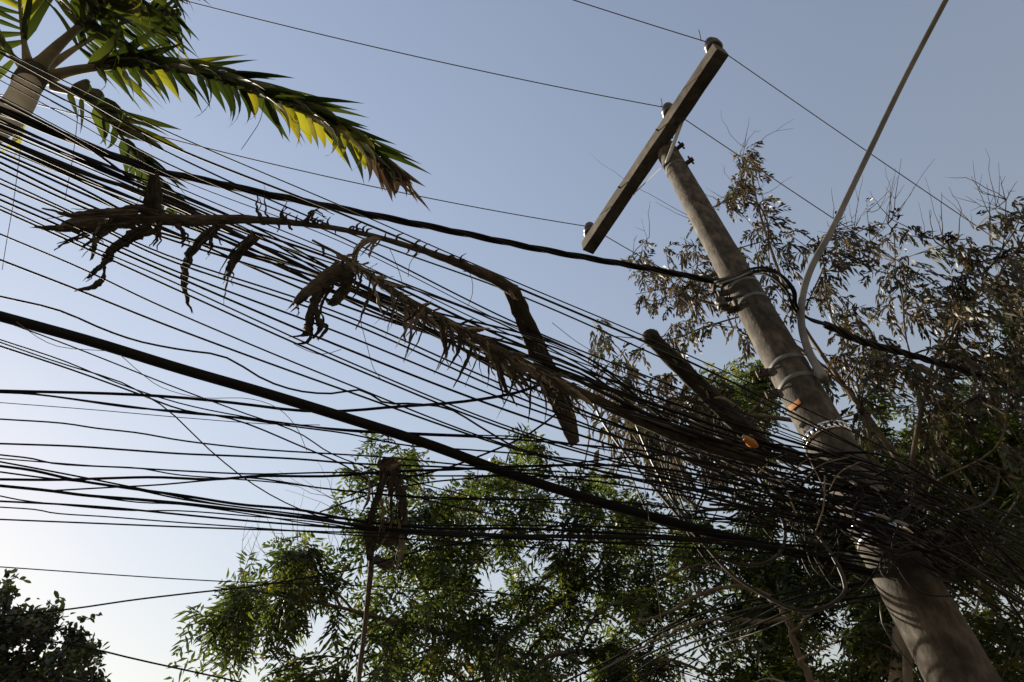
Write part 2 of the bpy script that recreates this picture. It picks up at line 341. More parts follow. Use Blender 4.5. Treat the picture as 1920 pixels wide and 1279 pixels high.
# ------------------------------------------------------------------ cables
def extend(P, lenL, lenR, dzL=0.0, dzR=0.0):
    out = [P]
    def far(a, b, n, dz):
        d = unit(a-b); d[2] = d[2]*0.25 + dz; return np.array([a + d*n*f for f in (0.35, 1.0)])
    if lenL: out.insert(0, far(P[0], P[min(3,len(P)-1)], lenL, dzL)[::-1])
    if lenR: out.append(far(P[-1], P[-min(4,len(P))], lenR, dzR))
    return np.vstack(out)
def cable_path(pts, hl=None, hr=None, Rl=None, Rr=None, extL=10.0, extR=0.0, Rm=None, jit=0.0):
    """pts in picture pixels; the left and right ends are given a height or a distance, heights run evenly between them"""
    p = np.asarray(pts, float); s = np.r_[0, np.cumsum(np.hypot(*np.diff(p, axis=0).T))]; s = s/s[-1]
    h0 = hl if hl is not None else at_r(p[0,0], p[0,1], Rl)[2]
    h1 = hr if hr is not None else at_r(p[-1,0], p[-1,1], Rr)[2]
    Q = at_h(p[:,0], p[:,1], h0 + (h1-h0)*s)
    return Q
def px_radius(Q, w): return 0.5*w*np.median(depth(Q))/FPX
def cable(Q, w, label, mat='cable', name='cable', group=None, extL=10.0, extR=0.0, cat='cable', n=7, wob=0.0, step=0.09):
    r = px_radius(Q, w*(0.64 if w < 15 else 0.76))
    S = spline(Q, step=step)
    if wob:
        k = len(S); f = np.convolve(rng.normal(0, 1, k+24), np.hanning(25)/5, 'valid')[:k]; S = S + np.array([0,0,1])*f[:,None]*wob
        f = np.convolve(rng.normal(0, 1, k+24), np.hanning(25)/5, 'valid')[:k]; S = S + np.array([0.3,0.9,0])*f[:,None]*wob
    S = extend(S, extL, extR)
    V, F = tube(S, r, n=n)
    return tag(mesh_obj(name, V, F, M[mat]), label, cat, group)

# three bare conductors of the crossarm
PW = 'bare conductors carried by the crossarm'
def hang(A, Bp, sag, n=40):
    t = np.linspace(0,1,n)[:,None]; return A*(1-t) + Bp*t - np.array([0,0,1.0])*sag*4*t*(1-t)
for k, (x, y, h, sag, lab) in enumerate((
    (1075,0,ARM_H+0.12,0.01,'bare conductor running left from the topmost insulator at the upper crossarm end'),
    (380,10,ARM_H-0.2,0.10,'bare conductor crossing the open sky to the middle insulator'),
    (240,240,ARM_H-0.2,0.12,'bare conductor from palm frond to the insulator on the lower crossarm end'))):
    cable(hang(at_h(np.array(float(x)),np.array(float(y)),h), ins_tops[k], sag), 3.2, lab, 'wire', 'power_wire', PW, extL=14, step=0.15, cat='wire')
for k, (x, y, lab) in enumerate((
    (1920,484,'bare conductor running down right from the upper crossarm end to the tree tops'),
    (1900,630,'bare conductor leaving the middle of the crossarm toward the withered tree'),
    (1480,632,'bare conductor leaving the lower crossarm end behind the pole'))):
    cable(hang(ins_tops[k], at_h(np.array(float(x)),np.array(float(y)),ARM_H-0.15), 0.05), 2.8, lab, 'wire', 'power_wire', PW, extL=0, extR=14, step=0.15, cat='wire')
for k, (u, v, lab) in enumerate(((-0.10,0.12,'short wire tail standing up beside the topmost insulator'), (-0.07,0.05,'short wire tail beside the middle insulator'))):
    b0 = ins_tops[k] + at_h(np.array([1300.]),np.array([60.]),ARM_H)[0]*0 
    wd = unit(at_h(np.array(380.),np.array(10.),ARM_H) - ins_tops[1]); b0 = ins_tops[k] + wd*(-u)
    cable(np.array([b0 - np.array([0,0,0.004]), b0 + np.array([0.01,-0.01,v*0.5]), b0 + np.array([0.0,-0.06,v])]), 2.6, lab, 'wire', 'wire_tail', extL=0, cat='wire')

# twisted aerial cable to the upper band: three strands
def twisted(Q, w, label, extL=8, extR=0, turns=1.1, name='twisted_cable', group=None):
    S = extend(spline(Q, step=0.05), extL, extR); r = px_radius(Q, w)*0.5
    if extL or extR: S = spline(S[:, :3], n=260)
    T, U, B = frames(S); s = np.r_[0, np.cumsum(np.linalg.norm(np.diff(S, axis=0), axis=1))]
    e = thing(name, label, 'cable', S[len(S)//2], group)
    for k in range(3):
        a = s*turns*2*math.pi/0.9 + k*2*math.pi/3
        V, F = tube(S + (U*np.cos(a)[:,None] + B*np.sin(a)[:,None])*r*1.0, r*0.98, n=8)
        adopt(mesh_obj('strand', V, F, M['cable']), e)
    return e
Q = cable_path([(0,207),(100,247),(180,280),(300,322),(390,340),(480,360),(600,384),(700,404),(850,434),(1000,465),(1120,487),(1240,508),(1350,530)], hl=5.05, Rr=3.62)
twisted(Q, 15, 'thick twisted black aerial cable strung from the palm to the upper pole bands')
Q = np.vstack([at_r(np.array([1548.,1600,1700,1800,1920]), np.array([608.,634,664,692,735]), np.array([4.15,4.5,5.3,6.1,7.2]))])
twisted(Q, 14, 'twisted black aerial cable leaving the pole to the right among withered branches', extL=0, extR=10)
# coil looped round the pole at the bands
for k, (L, lab) in enumerate((
    ([(1345,533),(1380,522),(1420,508),(1455,512),(1480,535),(1488,560),(1478,585),(1465,578)], 'black cable loop drooping right of the upper pole bands'),
    ([(1340,528),(1375,517),(1410,504),(1440,503),(1470,520),(1490,545),(1494,575),(1520,600),(1552,610)], 'black jumper cable arching over the upper bands to the right hand cable'),
    ([(1350,536),(1400,516),(1440,516),(1472,540),(1483,566),(1500,590),(1548,607)], 'inner black jumper cable bent round the upper pole bands'))):
    p = np.array(L, float); R = np.interp(np.linspace(0,1,len(L)), [0,0.3,0.55,1], [3.55,3.42,3.5,4.1])
    cable(at_r(p[:,0], p[:,1], R), 8, lab, name='jumper_cable', extL=0, step=0.03, cat='cable')

# grey conduit strapped to the pole
p = np.array([(1784,-20),(1700,140),(1620,305),(1560,430),(1520,505),(1504,560),(1503,610),(1517,660),(1546,712)], float)
R = np.array([5.0,4.75,4.5,4.2,3.98,3.85,3.78,3.72,3.68])
Q = spline(at_r(p[:,0], p[:,1], R), 90); d = depth(Q)
dq = unit(Q[0]-Q[6]); S = np.vstack([Q[0]+dq*9-np.array([0,0,1.2]), Q[0]+dq*3.5-np.array([0,0,0.12]), Q])
V, F = tube(S, np.r_[np.full(2,0.025), np.full(len(Q)-4,0.025), 0.029,0.029,0.029,0.028], n=16)
tag(mesh_obj('grey_conduit', V, F, M['pvc']), 'long grey conduit rising from the pole straps to the top right sky', 'conduit')

# bundle of communication cables: y at the stations below
ST = [0, 150, 300, 640, 980, 1300, 1640, 1920]
B = [ # widths, ys
 (4, [90,166,240,385,535,672,832,985]), (7, [100,183,262,405,548,690,845,990]), (5,[126,205,282,428,556,700,855,1000]),
 (5, [134,216,300,443,612,740,865,1010]), (3,[152,236,318,455,622,748,870,1015]), (4,[180,258,334,482,640,760,880,1030]),
 (7, [188,266,345,492,648,768,884,1040]), (7,[222,290,354,502,655,776,889,1034]), (10,[238,302,367,510,663,783,894,1052]),
 (11,[257,322,384,520,669,791,899,1060]), (7,[262,328,392,526,676,799,904,1072]), (6,[271,338,401,533,683,806,909,1080]),
 (5, [274,341,407,540,691,813,914,1076]), (7,[283,352,418,548,698,821,919,1090]), (6,[294,363,430,557,706,828,924,1101]),
 (7, [306,376,444,567,713,835,929,1110]), (6,[315,384,454,579,722,843,934,1107]), (5,[334,402,470,590,735,851,940,1121]),
 (6, [343,411,480,603,746,859,945,1126]), (6,[364,430,497,622,762,869,951,1131]), (7,[375,440,505,650,780,881,960,1142]),
 (5, [387,453,517,674,808,898,968,1151]), (6,[392,459,527,680,815,904,974,1160]),
 (5, [437,502,574,715,842,905,978,1172]), (6,[487,545,605,728,846,918,988,1185])]
bl = 'dark cable in the dense main bundle sweeping from the palm down to the pole'
ORD = 'first second third fourth fifth sixth seventh eighth ninth tenth eleventh twelfth thirteenth fourteenth fifteenth sixteenth seventeenth eighteenth nineteenth twentieth'.split()
uniq = {0:'thin uppermost cable of the main bundle, above the twisted cable at the palm',
        3:'slim cable passing just above the dead frond and behind its hanging stalk',
        20:'cable just below the dense main bundle, under the hanging dead leaf strips',
        21:'slim upper cable of the close pair crossing the open sky under the main bundle',
        22:'lower cable of the close pair crossing the open sky under the main bundle',
        23:'thin straight cable alone in the pale sky, above the wavy cable',
        24:'straight cable second above the thick black trunk cable on the left'}
PERM = []                                      # the core cables weave past one another between the stations
idx = np.arange(12)
for st in range(2, 7):
    for _ in range(9):
        q = rng.integers(0, 11); q2 = min(11, q+rng.integers(1,4)); idx[q], idx[q2] = idx[q2], idx[q]
    PERM.append(np.array([B[6+i_][1][st] for i_ in idx], float))
PERM = np.array(PERM)
for k, (w, ys) in enumerate(B):
    j = np.array([0,3,3,4,4,7,9,14])*rng.uniform(-1,1,8)*(0.35 if k in uniq else 1.0)
    pts = np.stack([np.array(ST,float), np.array(ys)+j], 1)
    if 6 <= k <= 17: w = w*1.12; wp = np.array([.25,.6,.7,.7,.7]); pts[2:7,1] = (1-wp)*pts[2:7,1] + wp*PERM[:, k-6]
    hl = 5.15 - (ys[0]-90)/500*1.0 + rng.normal(0,0.05)
    R1 = 3.30 + rng.uniform(-0.12,0.2)
    h1 = at_r(1640., float(ys[6]), R1)[2]
    s = np.interp(pts[:,0], [0,1640,1920], [hl, h1, h1-0.08])
    Q = at_h(pts[:,0], pts[:,1], s); stop = k % 2 == 1 or k in (8, 12)
    if stop: Q = np.vstack([Q[:6], at_r(1625.+rng.uniform(-15,30), ys[6]+rng.uniform(-12,8), POLE_R-0.17)])
    cable(Q, w, uniq.get(k, '%s cable from the top of the main bundle where it enters at the palm' % ORD[k] if k < 20 else bl), 'cable_old' if k % 4 == 1 else 'cable', 'bundle_cable', None if k in uniq else 'main cable bundle', extL=10, extR=0 if stop else 8, wob=0.006)
# extra fill cables that join the bundle only near the pole
for k in range(7):
    y0 = rng.uniform(610, 700); y1 = y0*0.55 + 400 + rng.uniform(-10,25); y2 = 850 + k*9 + rng.uniform(-12,12); y3 = 975 + k*14 + rng.uniform(-15,15)
    pts = np.array([(900-200*rng.random(), y0-60),(1080,y0+40),(1300,y1+60),(1480,(y1+60+y2)/2+rng.uniform(-14,14)),(1640,y2),(1780,(y2+y3)/2+rng.uniform(-5,12)),(1920,y3)])
    R1 = 3.25+rng.uniform(-0.1,0.22); h1 = at_r(1640., y2, R1)[2]
    Q = at_h(pts[:,0], pts[:,1], np.interp(pts[:,0], [800,1640,1920],[4.3+rng.uniform(-.1,.1),h1,h1-0.1]))
    Q0 = at_h(np.array([0., 450]), np.array([y0-390., y0-205]), np.array([4.85, 4.6]))
    cable(np.vstack([Q0, Q]), rng.choice([4,5,6,7]), bl, 'cable_old' if k % 3 == 0 else 'cable', 'bundle_cable', 'main cable bundle', extL=8, extR=8, wob=0.008)

# the separate cables below the bundle, traced one by one
D = [
 (6, [(0,556),(110,582),(200,620),(260,640),(340,656),(420,669),(500,714),(560,733),(620,738),(680,732),(720,755),(770,757),(840,766),(900,800),(980,845),(1150,890),(1400,950),(1630,1000)], 'wavy cable snaking through pale sky just above the thick black cable'),
 (25,[(0,593),(170,640),(340,692),(500,738),(660,787),(800,832),(960,890),(1120,940),(1300,990),(1480,1035),(1600,1066)], 'very thick black trunk cable, the heaviest crossing the photo'),
 (4, [(0,600),(140,652),(340,731),(450,772),(560,812),(620,850),(700,880),(900,935),(1200,985),(1600,1030)], 'thin cable leaving the left edge just under the thick black cable'),
 (4, [(0,637),(120,677),(230,722),(340,757),(450,780),(560,797),(660,806),(850,815),(1000,822),(1300,880),(1600,985)], 'thin top cable of the three descending close together below the thick cable'),
 (4, [(0,642),(110,680),(230,718),(270,740),(310,765),(400,850),(470,905),(540,945),(620,975),(700,985)], 'thin cable that drops steeply across the flat cables to lower right'),
 (5, [(0,649),(130,692),(255,737),(340,768),(440,787),(560,835),(640,870),(700,905),(900,960),(1300,1005)], 'lowest of the three cables descending close together below the thick cable'),
 (9, [(0,733),(80,735),(200,738),(330,745),(450,757),(560,770),(640,771),(740,763),(830,757),(900,749),(970,736),(1030,715)], 'long flat cable curving up at its right end under the dead frond tassels'),
 (6, [(0,736),(60,739),(180,754),(330,773),(450,783),(560,797),(650,808),(780,815),(900,820),(1060,832),(1300,860),(1620,960)], 'cable splitting downward from the long flat cable at left'),
 (5, [(60,738),(130,748),(250,765),(340,771),(430,782),(560,801),(650,813),(760,835),(900,845),(1100,865),(1350,920),(1620,985)], 'cable twined below the long flat cable, lower of the pair'),
 (2.4,[(0,755),(170,768),(340,783),(500,795),(600,797)], 'hair thin pale wire under the long flat cable'),
 (5, [(0,786),(120,794),(180,803),(260,812),(340,826),(480,842),(620,851),(700,856),(900,875),(1200,900),(1600,990)], 'slightly bent cable alone between the two flat groups'),
 (6, [(0,832),(140,837),(240,844),(340,851),(440,855),(560,861),(660,869),(900,880),(1200,915),(1600,1000)], 'straight cable just above the lower tangle of flat cables'),
]
def behind(Q, e):                              # carry a cable on past the pole's far side
    return np.vstack([Q, at_r(np.array([1690.,1790.]), e[1]+np.array([28.,75.]), np.array([4.0,4.5]))])
for k, (w, pts, lab) in enumerate(D):
    y0 = pts[0][1]; hl = 4.15 - (y0-556)/420*0.25
    if pts[-1][0] > 1450: Q = cable_path(pts, hl=hl, Rr=3.62 if w > 15 else 3.36 + rng.uniform(-.06,.12))
    else: Q = cable_path(pts, hl=hl, hr=4.0 - 0.05*rng.random())
    if pts[-1][0] > 1450: Q = behind(Q, pts[-1])
    cable(Q, w, lab, 'cable', 'cable', extL=10 if pts[0][0] < 20 else 0, n=12 if w > 15 else 7)
dl = 'dark cable in the flat tangled band above the lower left trees'
Dl = [
 (5,[(0,853),(60,860),(100,869),(240,877),(340,883),(480,889),(640,886),(760,892),(1000,893),(1250,905),(1600,1005)]),
 (4,[(0,860),(100,868),(180,874),(260,878),(330,890),(420,897),(520,905),(640,920),(800,935),(1000,940),(1600,1015)]),
 (5,[(0,866),(60,877),(180,900),(280,920),(400,944),(500,957),(640,973),(780,985),(1000,985),(1300,992)]),
 (8,[(0,874),(60,882),(140,900),(230,914),(340,929),(450,946),(560,956),(660,975),(800,990),(1000,992),(1600,1035)]),
 (5,[(0,885),(90,897),(160,904),(240,915),(340,936),(450,951),(560,965),(680,985),(900,1000),(1250,1010)]),
 (8,[(0,899),(100,900),(200,897),(290,895),(400,899),(480,893),(620,893),(720,885),(860,880),(960,875),(1250,880),(1600,975)]),
 (5,[(100,920),(190,915),(300,909),(400,900),(470,896),(600,915),(760,930),(900,935),(1200,945),(1600,1020)]),
 (9,[(0,911),(90,920),(160,929),(250,936),(340,944),(480,960),(600,975),(700,990),(900,1003),(1200,1008),(1600,1045)]),
 (4,[(100,921),(180,932),(260,942),(340,946),(480,966),(600,985),(720,992),(950,1006),(1300,1012)]),
 (4,[(0,930),(40,938),(110,946),(240,957),(340,958),(470,968),(600,980),(700,996),(1000,1012),(1300,1020)]),
 (6,[(0,940),(120,946),(220,953),(340,965),(480,978),(640,990),(800,1000),(1000,1010),(1600,1052)]),
 (4,[(0,951),(70,956),(100,962),(200,969),(340,980),(480,990),(640,1002),(900,1020),(1200,1040),(1600,1065)]),
]
for k, (w, pts) in enumerate(Dl):
    hl = 3.95 - (pts[0][1]-850)/130*0.12
    Q = cable_path(pts, hl=hl, Rr=3.4+rng.uniform(-.05,.15)) if pts[-1][0] > 1450 else cable_path(pts, hl=hl, hr=3.75)
    if pts[-1][0] > 1450: Q = behind(Q, pts[-1])
    cable(Q, w, '%s cable from the top of the flat tangled band at the left edge' % ORD[k] if pts[0][0] < 20 else ['cable rising through the flat tangled band from its middle','thin cable dropping from the middle of the flat tangled band'][k > 7], 'cable', 'cable', 'flat tangled cable band', extL=10 if pts[0][0] < 20 else 0)
for (w, pts, hl, hr, lab) in (
  (5,[(0,974),(170,981),(340,988),(480,993),(640,998),(850,1003),(1100,1008),(1350,1012),(1600,1048)],3.8,3.3,'lowest cable of the flat band, straight above open white sky'),
  (3.2,[(0,1063),(100,1070),(200,1077),(340,1086),(460,1092),(640,1097),(900,1110),(1200,1140)],3.75,3.75,'thin lone cable crossing white sky between cable band and dark bush'),
  (5,[(30,1153),(140,1141),(250,1125),(360,1112),(470,1100),(560,1086),(660,1068),(800,1030),(950,1005),(1100,975)],3.6,3.8,'cable rising to the right out of the dark bush'),
  (5,[(110,1205),(180,1218),(250,1235),(350,1257),(450,1279),(520,1296)],3.3,3.2,'cable slanting down right from the dark bush to the bottom edge'),
  (6,[(650,930),(720,905),(830,880),(900,855),(990,815),(1048,772)],3.9,4.1,'dark cable slanting up to the foot of the hanging frond stalk'),
  (5,[(600,960),(700,925),(800,905),(900,895),(1000,880),(1150,860),(1300,850)],3.9,3.9,'cable rising gently across the green tree behind the dead sheath'),
  ):
    cable(cable_path(pts, hl=hl, hr=hr), w, lab, extL=8 if pts[0][0] < 120 else 0, extR=6 if pts[-1][1] > 1280 else 0)
# loops and hanging ends near the pole
LOOPS = [
 (8,[(1105,735),(1130,790),(1180,860),(1240,930),(1300,1000),(1350,1045),(1410,1060),(1455,1045),(1472,1010),(1462,960),(1430,915),(1390,880)],'large slack cable loop hanging left of the pole, upper of two'),
 (8,[(1190,790),(1230,880),(1270,950),(1320,1020),(1370,1075),(1440,1120),(1500,1145),(1555,1135),(1585,1105),(1572,1060),(1530,1000),(1480,945),(1430,905)],'largest slack cable loop hanging lowest beside the pole'),
 (6,[(1340,865),(1365,890),(1380,925),(1374,945),(1340,955),(1300,945),(1265,910),(1252,870),(1262,840),(1300,825)],'small round cable coil left of the pole under the split stalk'),
 (5,[(1530,1000),(1555,1035),(1580,1085),(1584,1110)],'short bright cable end hanging near the shiny band'),
 (4,[(1650,1130),(1655,1170),(1680,1210),(1725,1270),(1740,1300)],'thin pale cable hanging down in front of the grey trunk'),
 (5,[(1820,860),(1860,872),(1872,885),(1866,920),(1845,945),(1800,960)],'black cable loop right of the pole against brown twigs'),
 (5,[(1420,870),(1480,900),(1540,960),(1600,1010),(1650,1040)],'cable dipping to the shiny pole band'),
 (6,[(1250,900),(1350,935),(1450,960),(1560,975),(1660,990),(1780,1040),(1920,1130)],'cable passing in front of the pole just above the shiny band'),
]
for (w, pts, lab) in LOOPS:
    p = np.array(pts, float); Rr = np.interp(p[:,0], [1100,1640,1920], [3.15,3.3,3.9]) - 0.06
    cable(at_r(p[:,0], p[:,1], Rr), w*1.25, lab, 'cable_loop', 'slack_cable', extL=0, extR=6 if p[-1,0] >= 1919 else 0, step=0.035, n=8)
for k in range(14):
    x0 = rng.uniform(1120,1480); y0 = np.interp(x0,[1120,1480],[770,900])+rng.uniform(0,50); wd_ = rng.uniform(90,260); dp = rng.uniform(40,170)
    t_ = np.linspace(0,1,8); p = np.stack([x0+wd_*t_+rng.normal(0,5,8), y0+0.45*wd_*t_+dp*np.sin(math.pi*t_**rng.uniform(.8,1.5))+rng.normal(0,4,8)],1)
    Rr = np.interp(p[:,0], [1100,1640,1920], [3.2,3.3,3.9]) + rng.uniform(-.12,.15)
    cable(at_r(p[:,0],p[:,1],Rr), rng.choice([3,4,5,6]), 'slack black cable sagging under the bundle left of the pole', 'cable_old' if k%2 else 'cable', 'slack_cable', 'slack cables under the bundle', extL=0, step=0.04)
for k in range(6):
    p = np.array([(960+55*k,1330-8*k),(1130+40*k,1240-6*k),(1330+20*k,1150+6*k),(1500,1095+12*k),(1720,1040+14*k)],float) + rng.normal(0,6,(5,2))
    cable(at_r(p[:,0],p[:,1],np.array([4.6,4.3,3.95,3.8,4.0])), rng.choice([4,5,6]), 'thin cable climbing right across the lower tree to the pole', 'cable_loop' if k%2 else 'cable', 'climbing_cable', 'cables climbing to the lower pole', extL=4)
# tangle of cables where everything crosses the pole
for k in range(34):
    ya = rng.uniform(830, 1030); xm = rng.uniform(1560,1680); ym = 0.55*(xm-1560)+rng.uniform(855, 985)
    pts = np.array([(rng.uniform(1250,1420), ya-rng.uniform(20,60)),(1480,(ya*0.5+ym*0.5)-15+rng.uniform(-20,20)),(xm,ym),(1780,ym+rng.uniform(30,90)),(1930,ym+rng.uniform(60,260))])
    Rr = np.interp(pts[:,0],[1250,1600,1680,1930],[3.3,3.36,3.4,4.3]) + rng.uniform(-0.14,0.1)
    if k % 2: pts = pts[:4]; Rr = Rr[:4]; Rr[3] = 3.6
    cable(at_r(pts[:,0], pts[:,1], Rr), rng.choice([4,5,6,8]), 'dark cable in the knotted tangle wrapped across the pole', 'cable_old' if k%3==0 else 'cable', 'tangle_cable', 'cable tangle on the pole', extL=0, extR=0 if k % 2 else 6, wob=0.012, step=0.05)
# loose curls and tails of cable in the knot
for k in range(46):
    x = rng.uniform(1490,1800); y = 0.52*(x-1560)+rng.uniform(850,985); rr_ = rng.uniform(14,46); a0 = rng.uniform(0,6.28); n_ = rng.integers(5,9); sweep_ = rng.uniform(2.0,5.5)*rng.choice([-1,1])
    an = a0 + np.linspace(0,sweep_,n_); p = np.stack([x + rr_*np.cos(an)*rng.uniform(.8,1.8) + np.linspace(0,rng.uniform(-40,60),n_), y + rr_*np.sin(an)*rng.uniform(.5,1.0) + np.linspace(0,rng.uniform(-10,50),n_)], 1)
    cable(at_r(p[:,0],p[:,1],np.interp(p[:,0],[1500,1680,1800],[3.2,3.28,3.7])+rng.uniform(-.12,.05)), rng.choice([3,4,4,5,6]), 'loose curl of black cable in the knot across the pole', 'cable_old' if k%2 else 'cable', 'cable_curl', 'loose cable curls on the pole', extL=0, step=0.02)
for k, (x, y, w_, h_) in enumerate(((1655,968,26,6),(1690,980,24,6),(1600,905,12,5),(1640,915,16,4))):
    p = np.array([(x-w_/2,y-3),(x,y),(x+w_/2,y+6)],float); V, F = tube(spline(at_r(p[:,0],p[:,1],np.full(3,3.12)),8), px_radius(at_r(p[:,0],p[:,1],np.full(3,3.12)),h_), n=8)
    tag(mesh_obj('cable_tag', V, F, M['pvc']), ['pale strip tied on the cable knot just above the shiny band','pale strip beside it at the right on the cable knot','small pale scrap on the upper left of the cable knot','small pale scrap on the upper cable knot'][k], 'tag')
# dry twigs caught in the bundle
for k in range(14):
    x = rng.uniform(1080,1560); y = np.interp(x,[1080,1560],[745,880])+rng.uniform(-50,55); a0 = rng.uniform(-1.2,1.6); L = rng.uniform(40,120)
    p = np.array([(x,y),(x+L*.5*math.cos(a0)+rng.normal(0,5),y+L*.5*math.sin(a0)+rng.normal(0,5)),(x+L*math.cos(a0+.2),y+L*math.sin(a0+.2))])
    cable(at_r(p[:,0],p[:,1],np.full(3,3.05)), rng.uniform(3,5), 'bare dry twig caught in the cables left of the pole', 'vine', 'dry_twig', 'dry twigs caught in the cables', extL=0, step=0.05, cat='twig', n=5)

# ------------------------------------------------------------------ leaf tools
def leaflets(base, rdir, up, L, npair, ll, lw, ang, droop, curl=0.0):
    """pinnate leaves: arrays of leaves -> one mesh; every leaflet a folded diamond of two triangles pairs"""
    n = len(base); rdir = unit(rdir); sidev = unit(np.cross(rdir, up)); nrm = np.cross(sidev, rdir)
    t = (np.arange(npair)+0.6)/npair
    V = []; 
    for s in (-1, 1):
        tt = t[None,:] + rng.normal(0, 0.02, (n, npair))
        pos = base[:,None] + rdir[:,None]*(tt*L[:,None])[...,None] - np.array([0,0,1])*(droop[:,None]*L[:,None]*tt**2)[...,None]
        a = ang + rng.normal(0, 0.18, (n, npair))
        d = rdir[:,None]*np.cos(a)[...,None] + s*sidev[:,None]*np.sin(a)[...,None] - np.array([0,0,1])*(0.25+curl*rng.random((n,npair)))[...,None]*0.8
        d = unit(d + rng.normal(0, 0.10, d.shape))
        l = ll*(0.75+0.5*rng.random((n,npair)))*np.sin(np.pi*(0.18+0.72*t))[None]*(L/np.mean(L))[:,None]
        w = unit(np.cross(d, nrm[:,None] + rng.normal(0, 0.35+curl, d.shape)))*(lw*(0.8+0.4*rng.random((n,npair))))[...,None]*0.5
        up2 = unit(np.cross(w, d))
        mid = pos + d*(l*0.45)[...,None]
        tip = pos + d*l[...,None] - np.array([0,0,1])*(l*(0.12+0.25*curl))[...,None]
        V.append(np.stack([pos, mid+w+up2*lw*0.15, tip, mid-w+up2*lw*0.15], 2))
    V = np.concatenate(V, 1).reshape(-1, 3)
    m = len(V)//4; F = np.arange(m)[:,None]*4 + np.array([[0,1,2,3]])
    sh = np.repeat(rng.random(n), npair*2*4)*0.85 + 0.15*np.repeat(rng.random(m), 4)
    return V, F, sh
def simple_leaves(base, d, L, w):
    n = len(base); d = unit(d); nr = unit(rng.normal(0,1,(n,3))+np.array([0,0,0.8])); s = unit(np.cross(d, nr)); u = np.cross(s, d)
    V = np.stack([base, base+d*(L*.4)[:,None]+s*(w*.45)[:,None]+u*(w*.1)[:,None], base+d*(L*.75)[:,None]+s*(w*.48)[:,None]-u*(w*.02)[:,None], base+d*L[:,None]-u*(L*.15)[:,None],
                  base+d*(L*.75)[:,None]-s*(w*.48)[:,None]-u*(w*.02)[:,None], base+d*(L*.4)[:,None]-s*(w*.45)[:,None]+u*(w*.1)[:,None]], 1).reshape(-1,3)
    k = np.arange(n)[:,None]*6
    F = np.vstack([k+np.array([[0,1,2,3]]), k+np.array([[0,3,4,5]])])
    return V, F, np.repeat(rng.random(n), 6)
def in_poly(x, y, poly):
    p = np.array(poly, float); c = np.zeros(len(x), bool); j = len(p)-1
    for i in range(len(p)):
        (xi, yi), (xj, yj) = p[i], p[j]
        c ^= ((yi > y) != (yj > y)) & (x < (xj-xi)*(y-yi)/(yj-yi+1e-12)+xi); j = i
    return c
def cloud(poly, n, Rr, clump=0.55, cell=70, seed=0):
    """points in a crown's volume: an outline seen from the street and a real range of distances, gathered in clumps"""
    g = np.random.default_rng(seed); p = np.array(poly, float); lo, hi = p.min(0), p.max(0); out = []
    nc = max(6, int((hi-lo).prod()/(cell*cell))); cc = lo + g.random((nc*3, 2))*(hi-lo); cc = cc[in_poly(cc[:,0], cc[:,1], poly)]
    cr = g.uniform(Rr[0], Rr[1], len(cc)); got = 0; res = []
    while got < n:
        k = g.integers(0, len(cc), 400); free = g.random(400) > clump
        x = np.where(free, lo[0]+g.random(400)*(hi-lo)[0], cc[k,0]+g.normal(0, cell*.42, 400)); y = np.where(free, lo[1]+g.random(400)*(hi-lo)[1], cc[k,1]+g.normal(0, cell*.34, 400))
        R = np.where(free, g.uniform(Rr[0], Rr[1], 400), np.clip(cr[k]+g.normal(0, 0.3, 400), *Rr))
        ok = in_poly(x, y, poly); res.append(at_r(x[ok], y[ok], R[ok])); got += ok.sum()
    return np.vstack(res)[:n]
def grow(trunk, tips, step=0.3, wander=0.05, pen=0.35, r_tip=0.006, expo=0.45, r_min_trunk=None, lift=0.0):
    """joins every twig tip to the nearest wood so that limbs fork and thin out; returns node positions, parents and radii"""
    N = [np.array(t) for t in trunk[0]]; par = [-1]+list(range(len(N)-1))
    for limb in trunk[1:]:
        A = np.array(N); k = int(np.argmin(np.linalg.norm(A-limb[0], axis=1)))
        for q in limb: N.append(np.array(q)); par.append(k); k = len(N)-1
    plen = [0.0]
    for k in range(1, len(N)): plen.append(plen[par[k]] + np.linalg.norm(N[k]-N[par[k]]))
    ntr = len(N); A = np.zeros((len(N)+len(tips)*14, 3)); A[:len(N)] = N; PL = np.zeros(len(A)); PL[:len(N)] = plen; cnt = len(N); start = max(1, len(trunk[0])//2)
    d0 = np.min(np.linalg.norm(tips[:,None]-A[None,start:cnt], axis=2), axis=1); tipnode = []
    for q in tips[np.argsort(d0)]:
        dd = np.linalg.norm(A[start:cnt]-q, axis=1); k = start+int(np.argmin(dd + pen*PL[start:cnt] )); L = np.linalg.norm(q-A[k]); m = int(np.clip(L/step, 1, 12))
        a = A[k].copy(); prev = k
        for s in range(1, m+1):
            f = s/m; pt = a*(1-f)+q*f + np.array([0,0,1])*lift*L*math.sin(math.pi*f)
            if s < m: pt = pt + rng.normal(0, wander*min(L,1.2), 3)
            A[cnt] = pt; PL[cnt] = PL[prev]+np.linalg.norm(pt-A[prev]); par.append(prev); prev = cnt; cnt += 1
        tipnode.append(prev)
    A = A[:cnt]; par = np.array(par); w = np.zeros(cnt); w[tipnode] += 1
    for k in range(cnt-1, 0, -1): w[par[k]] += w[k]
    rad = r_tip*np.maximum(w, 1)**expo
    return A, par, rad, np.array(tipnode), ntr
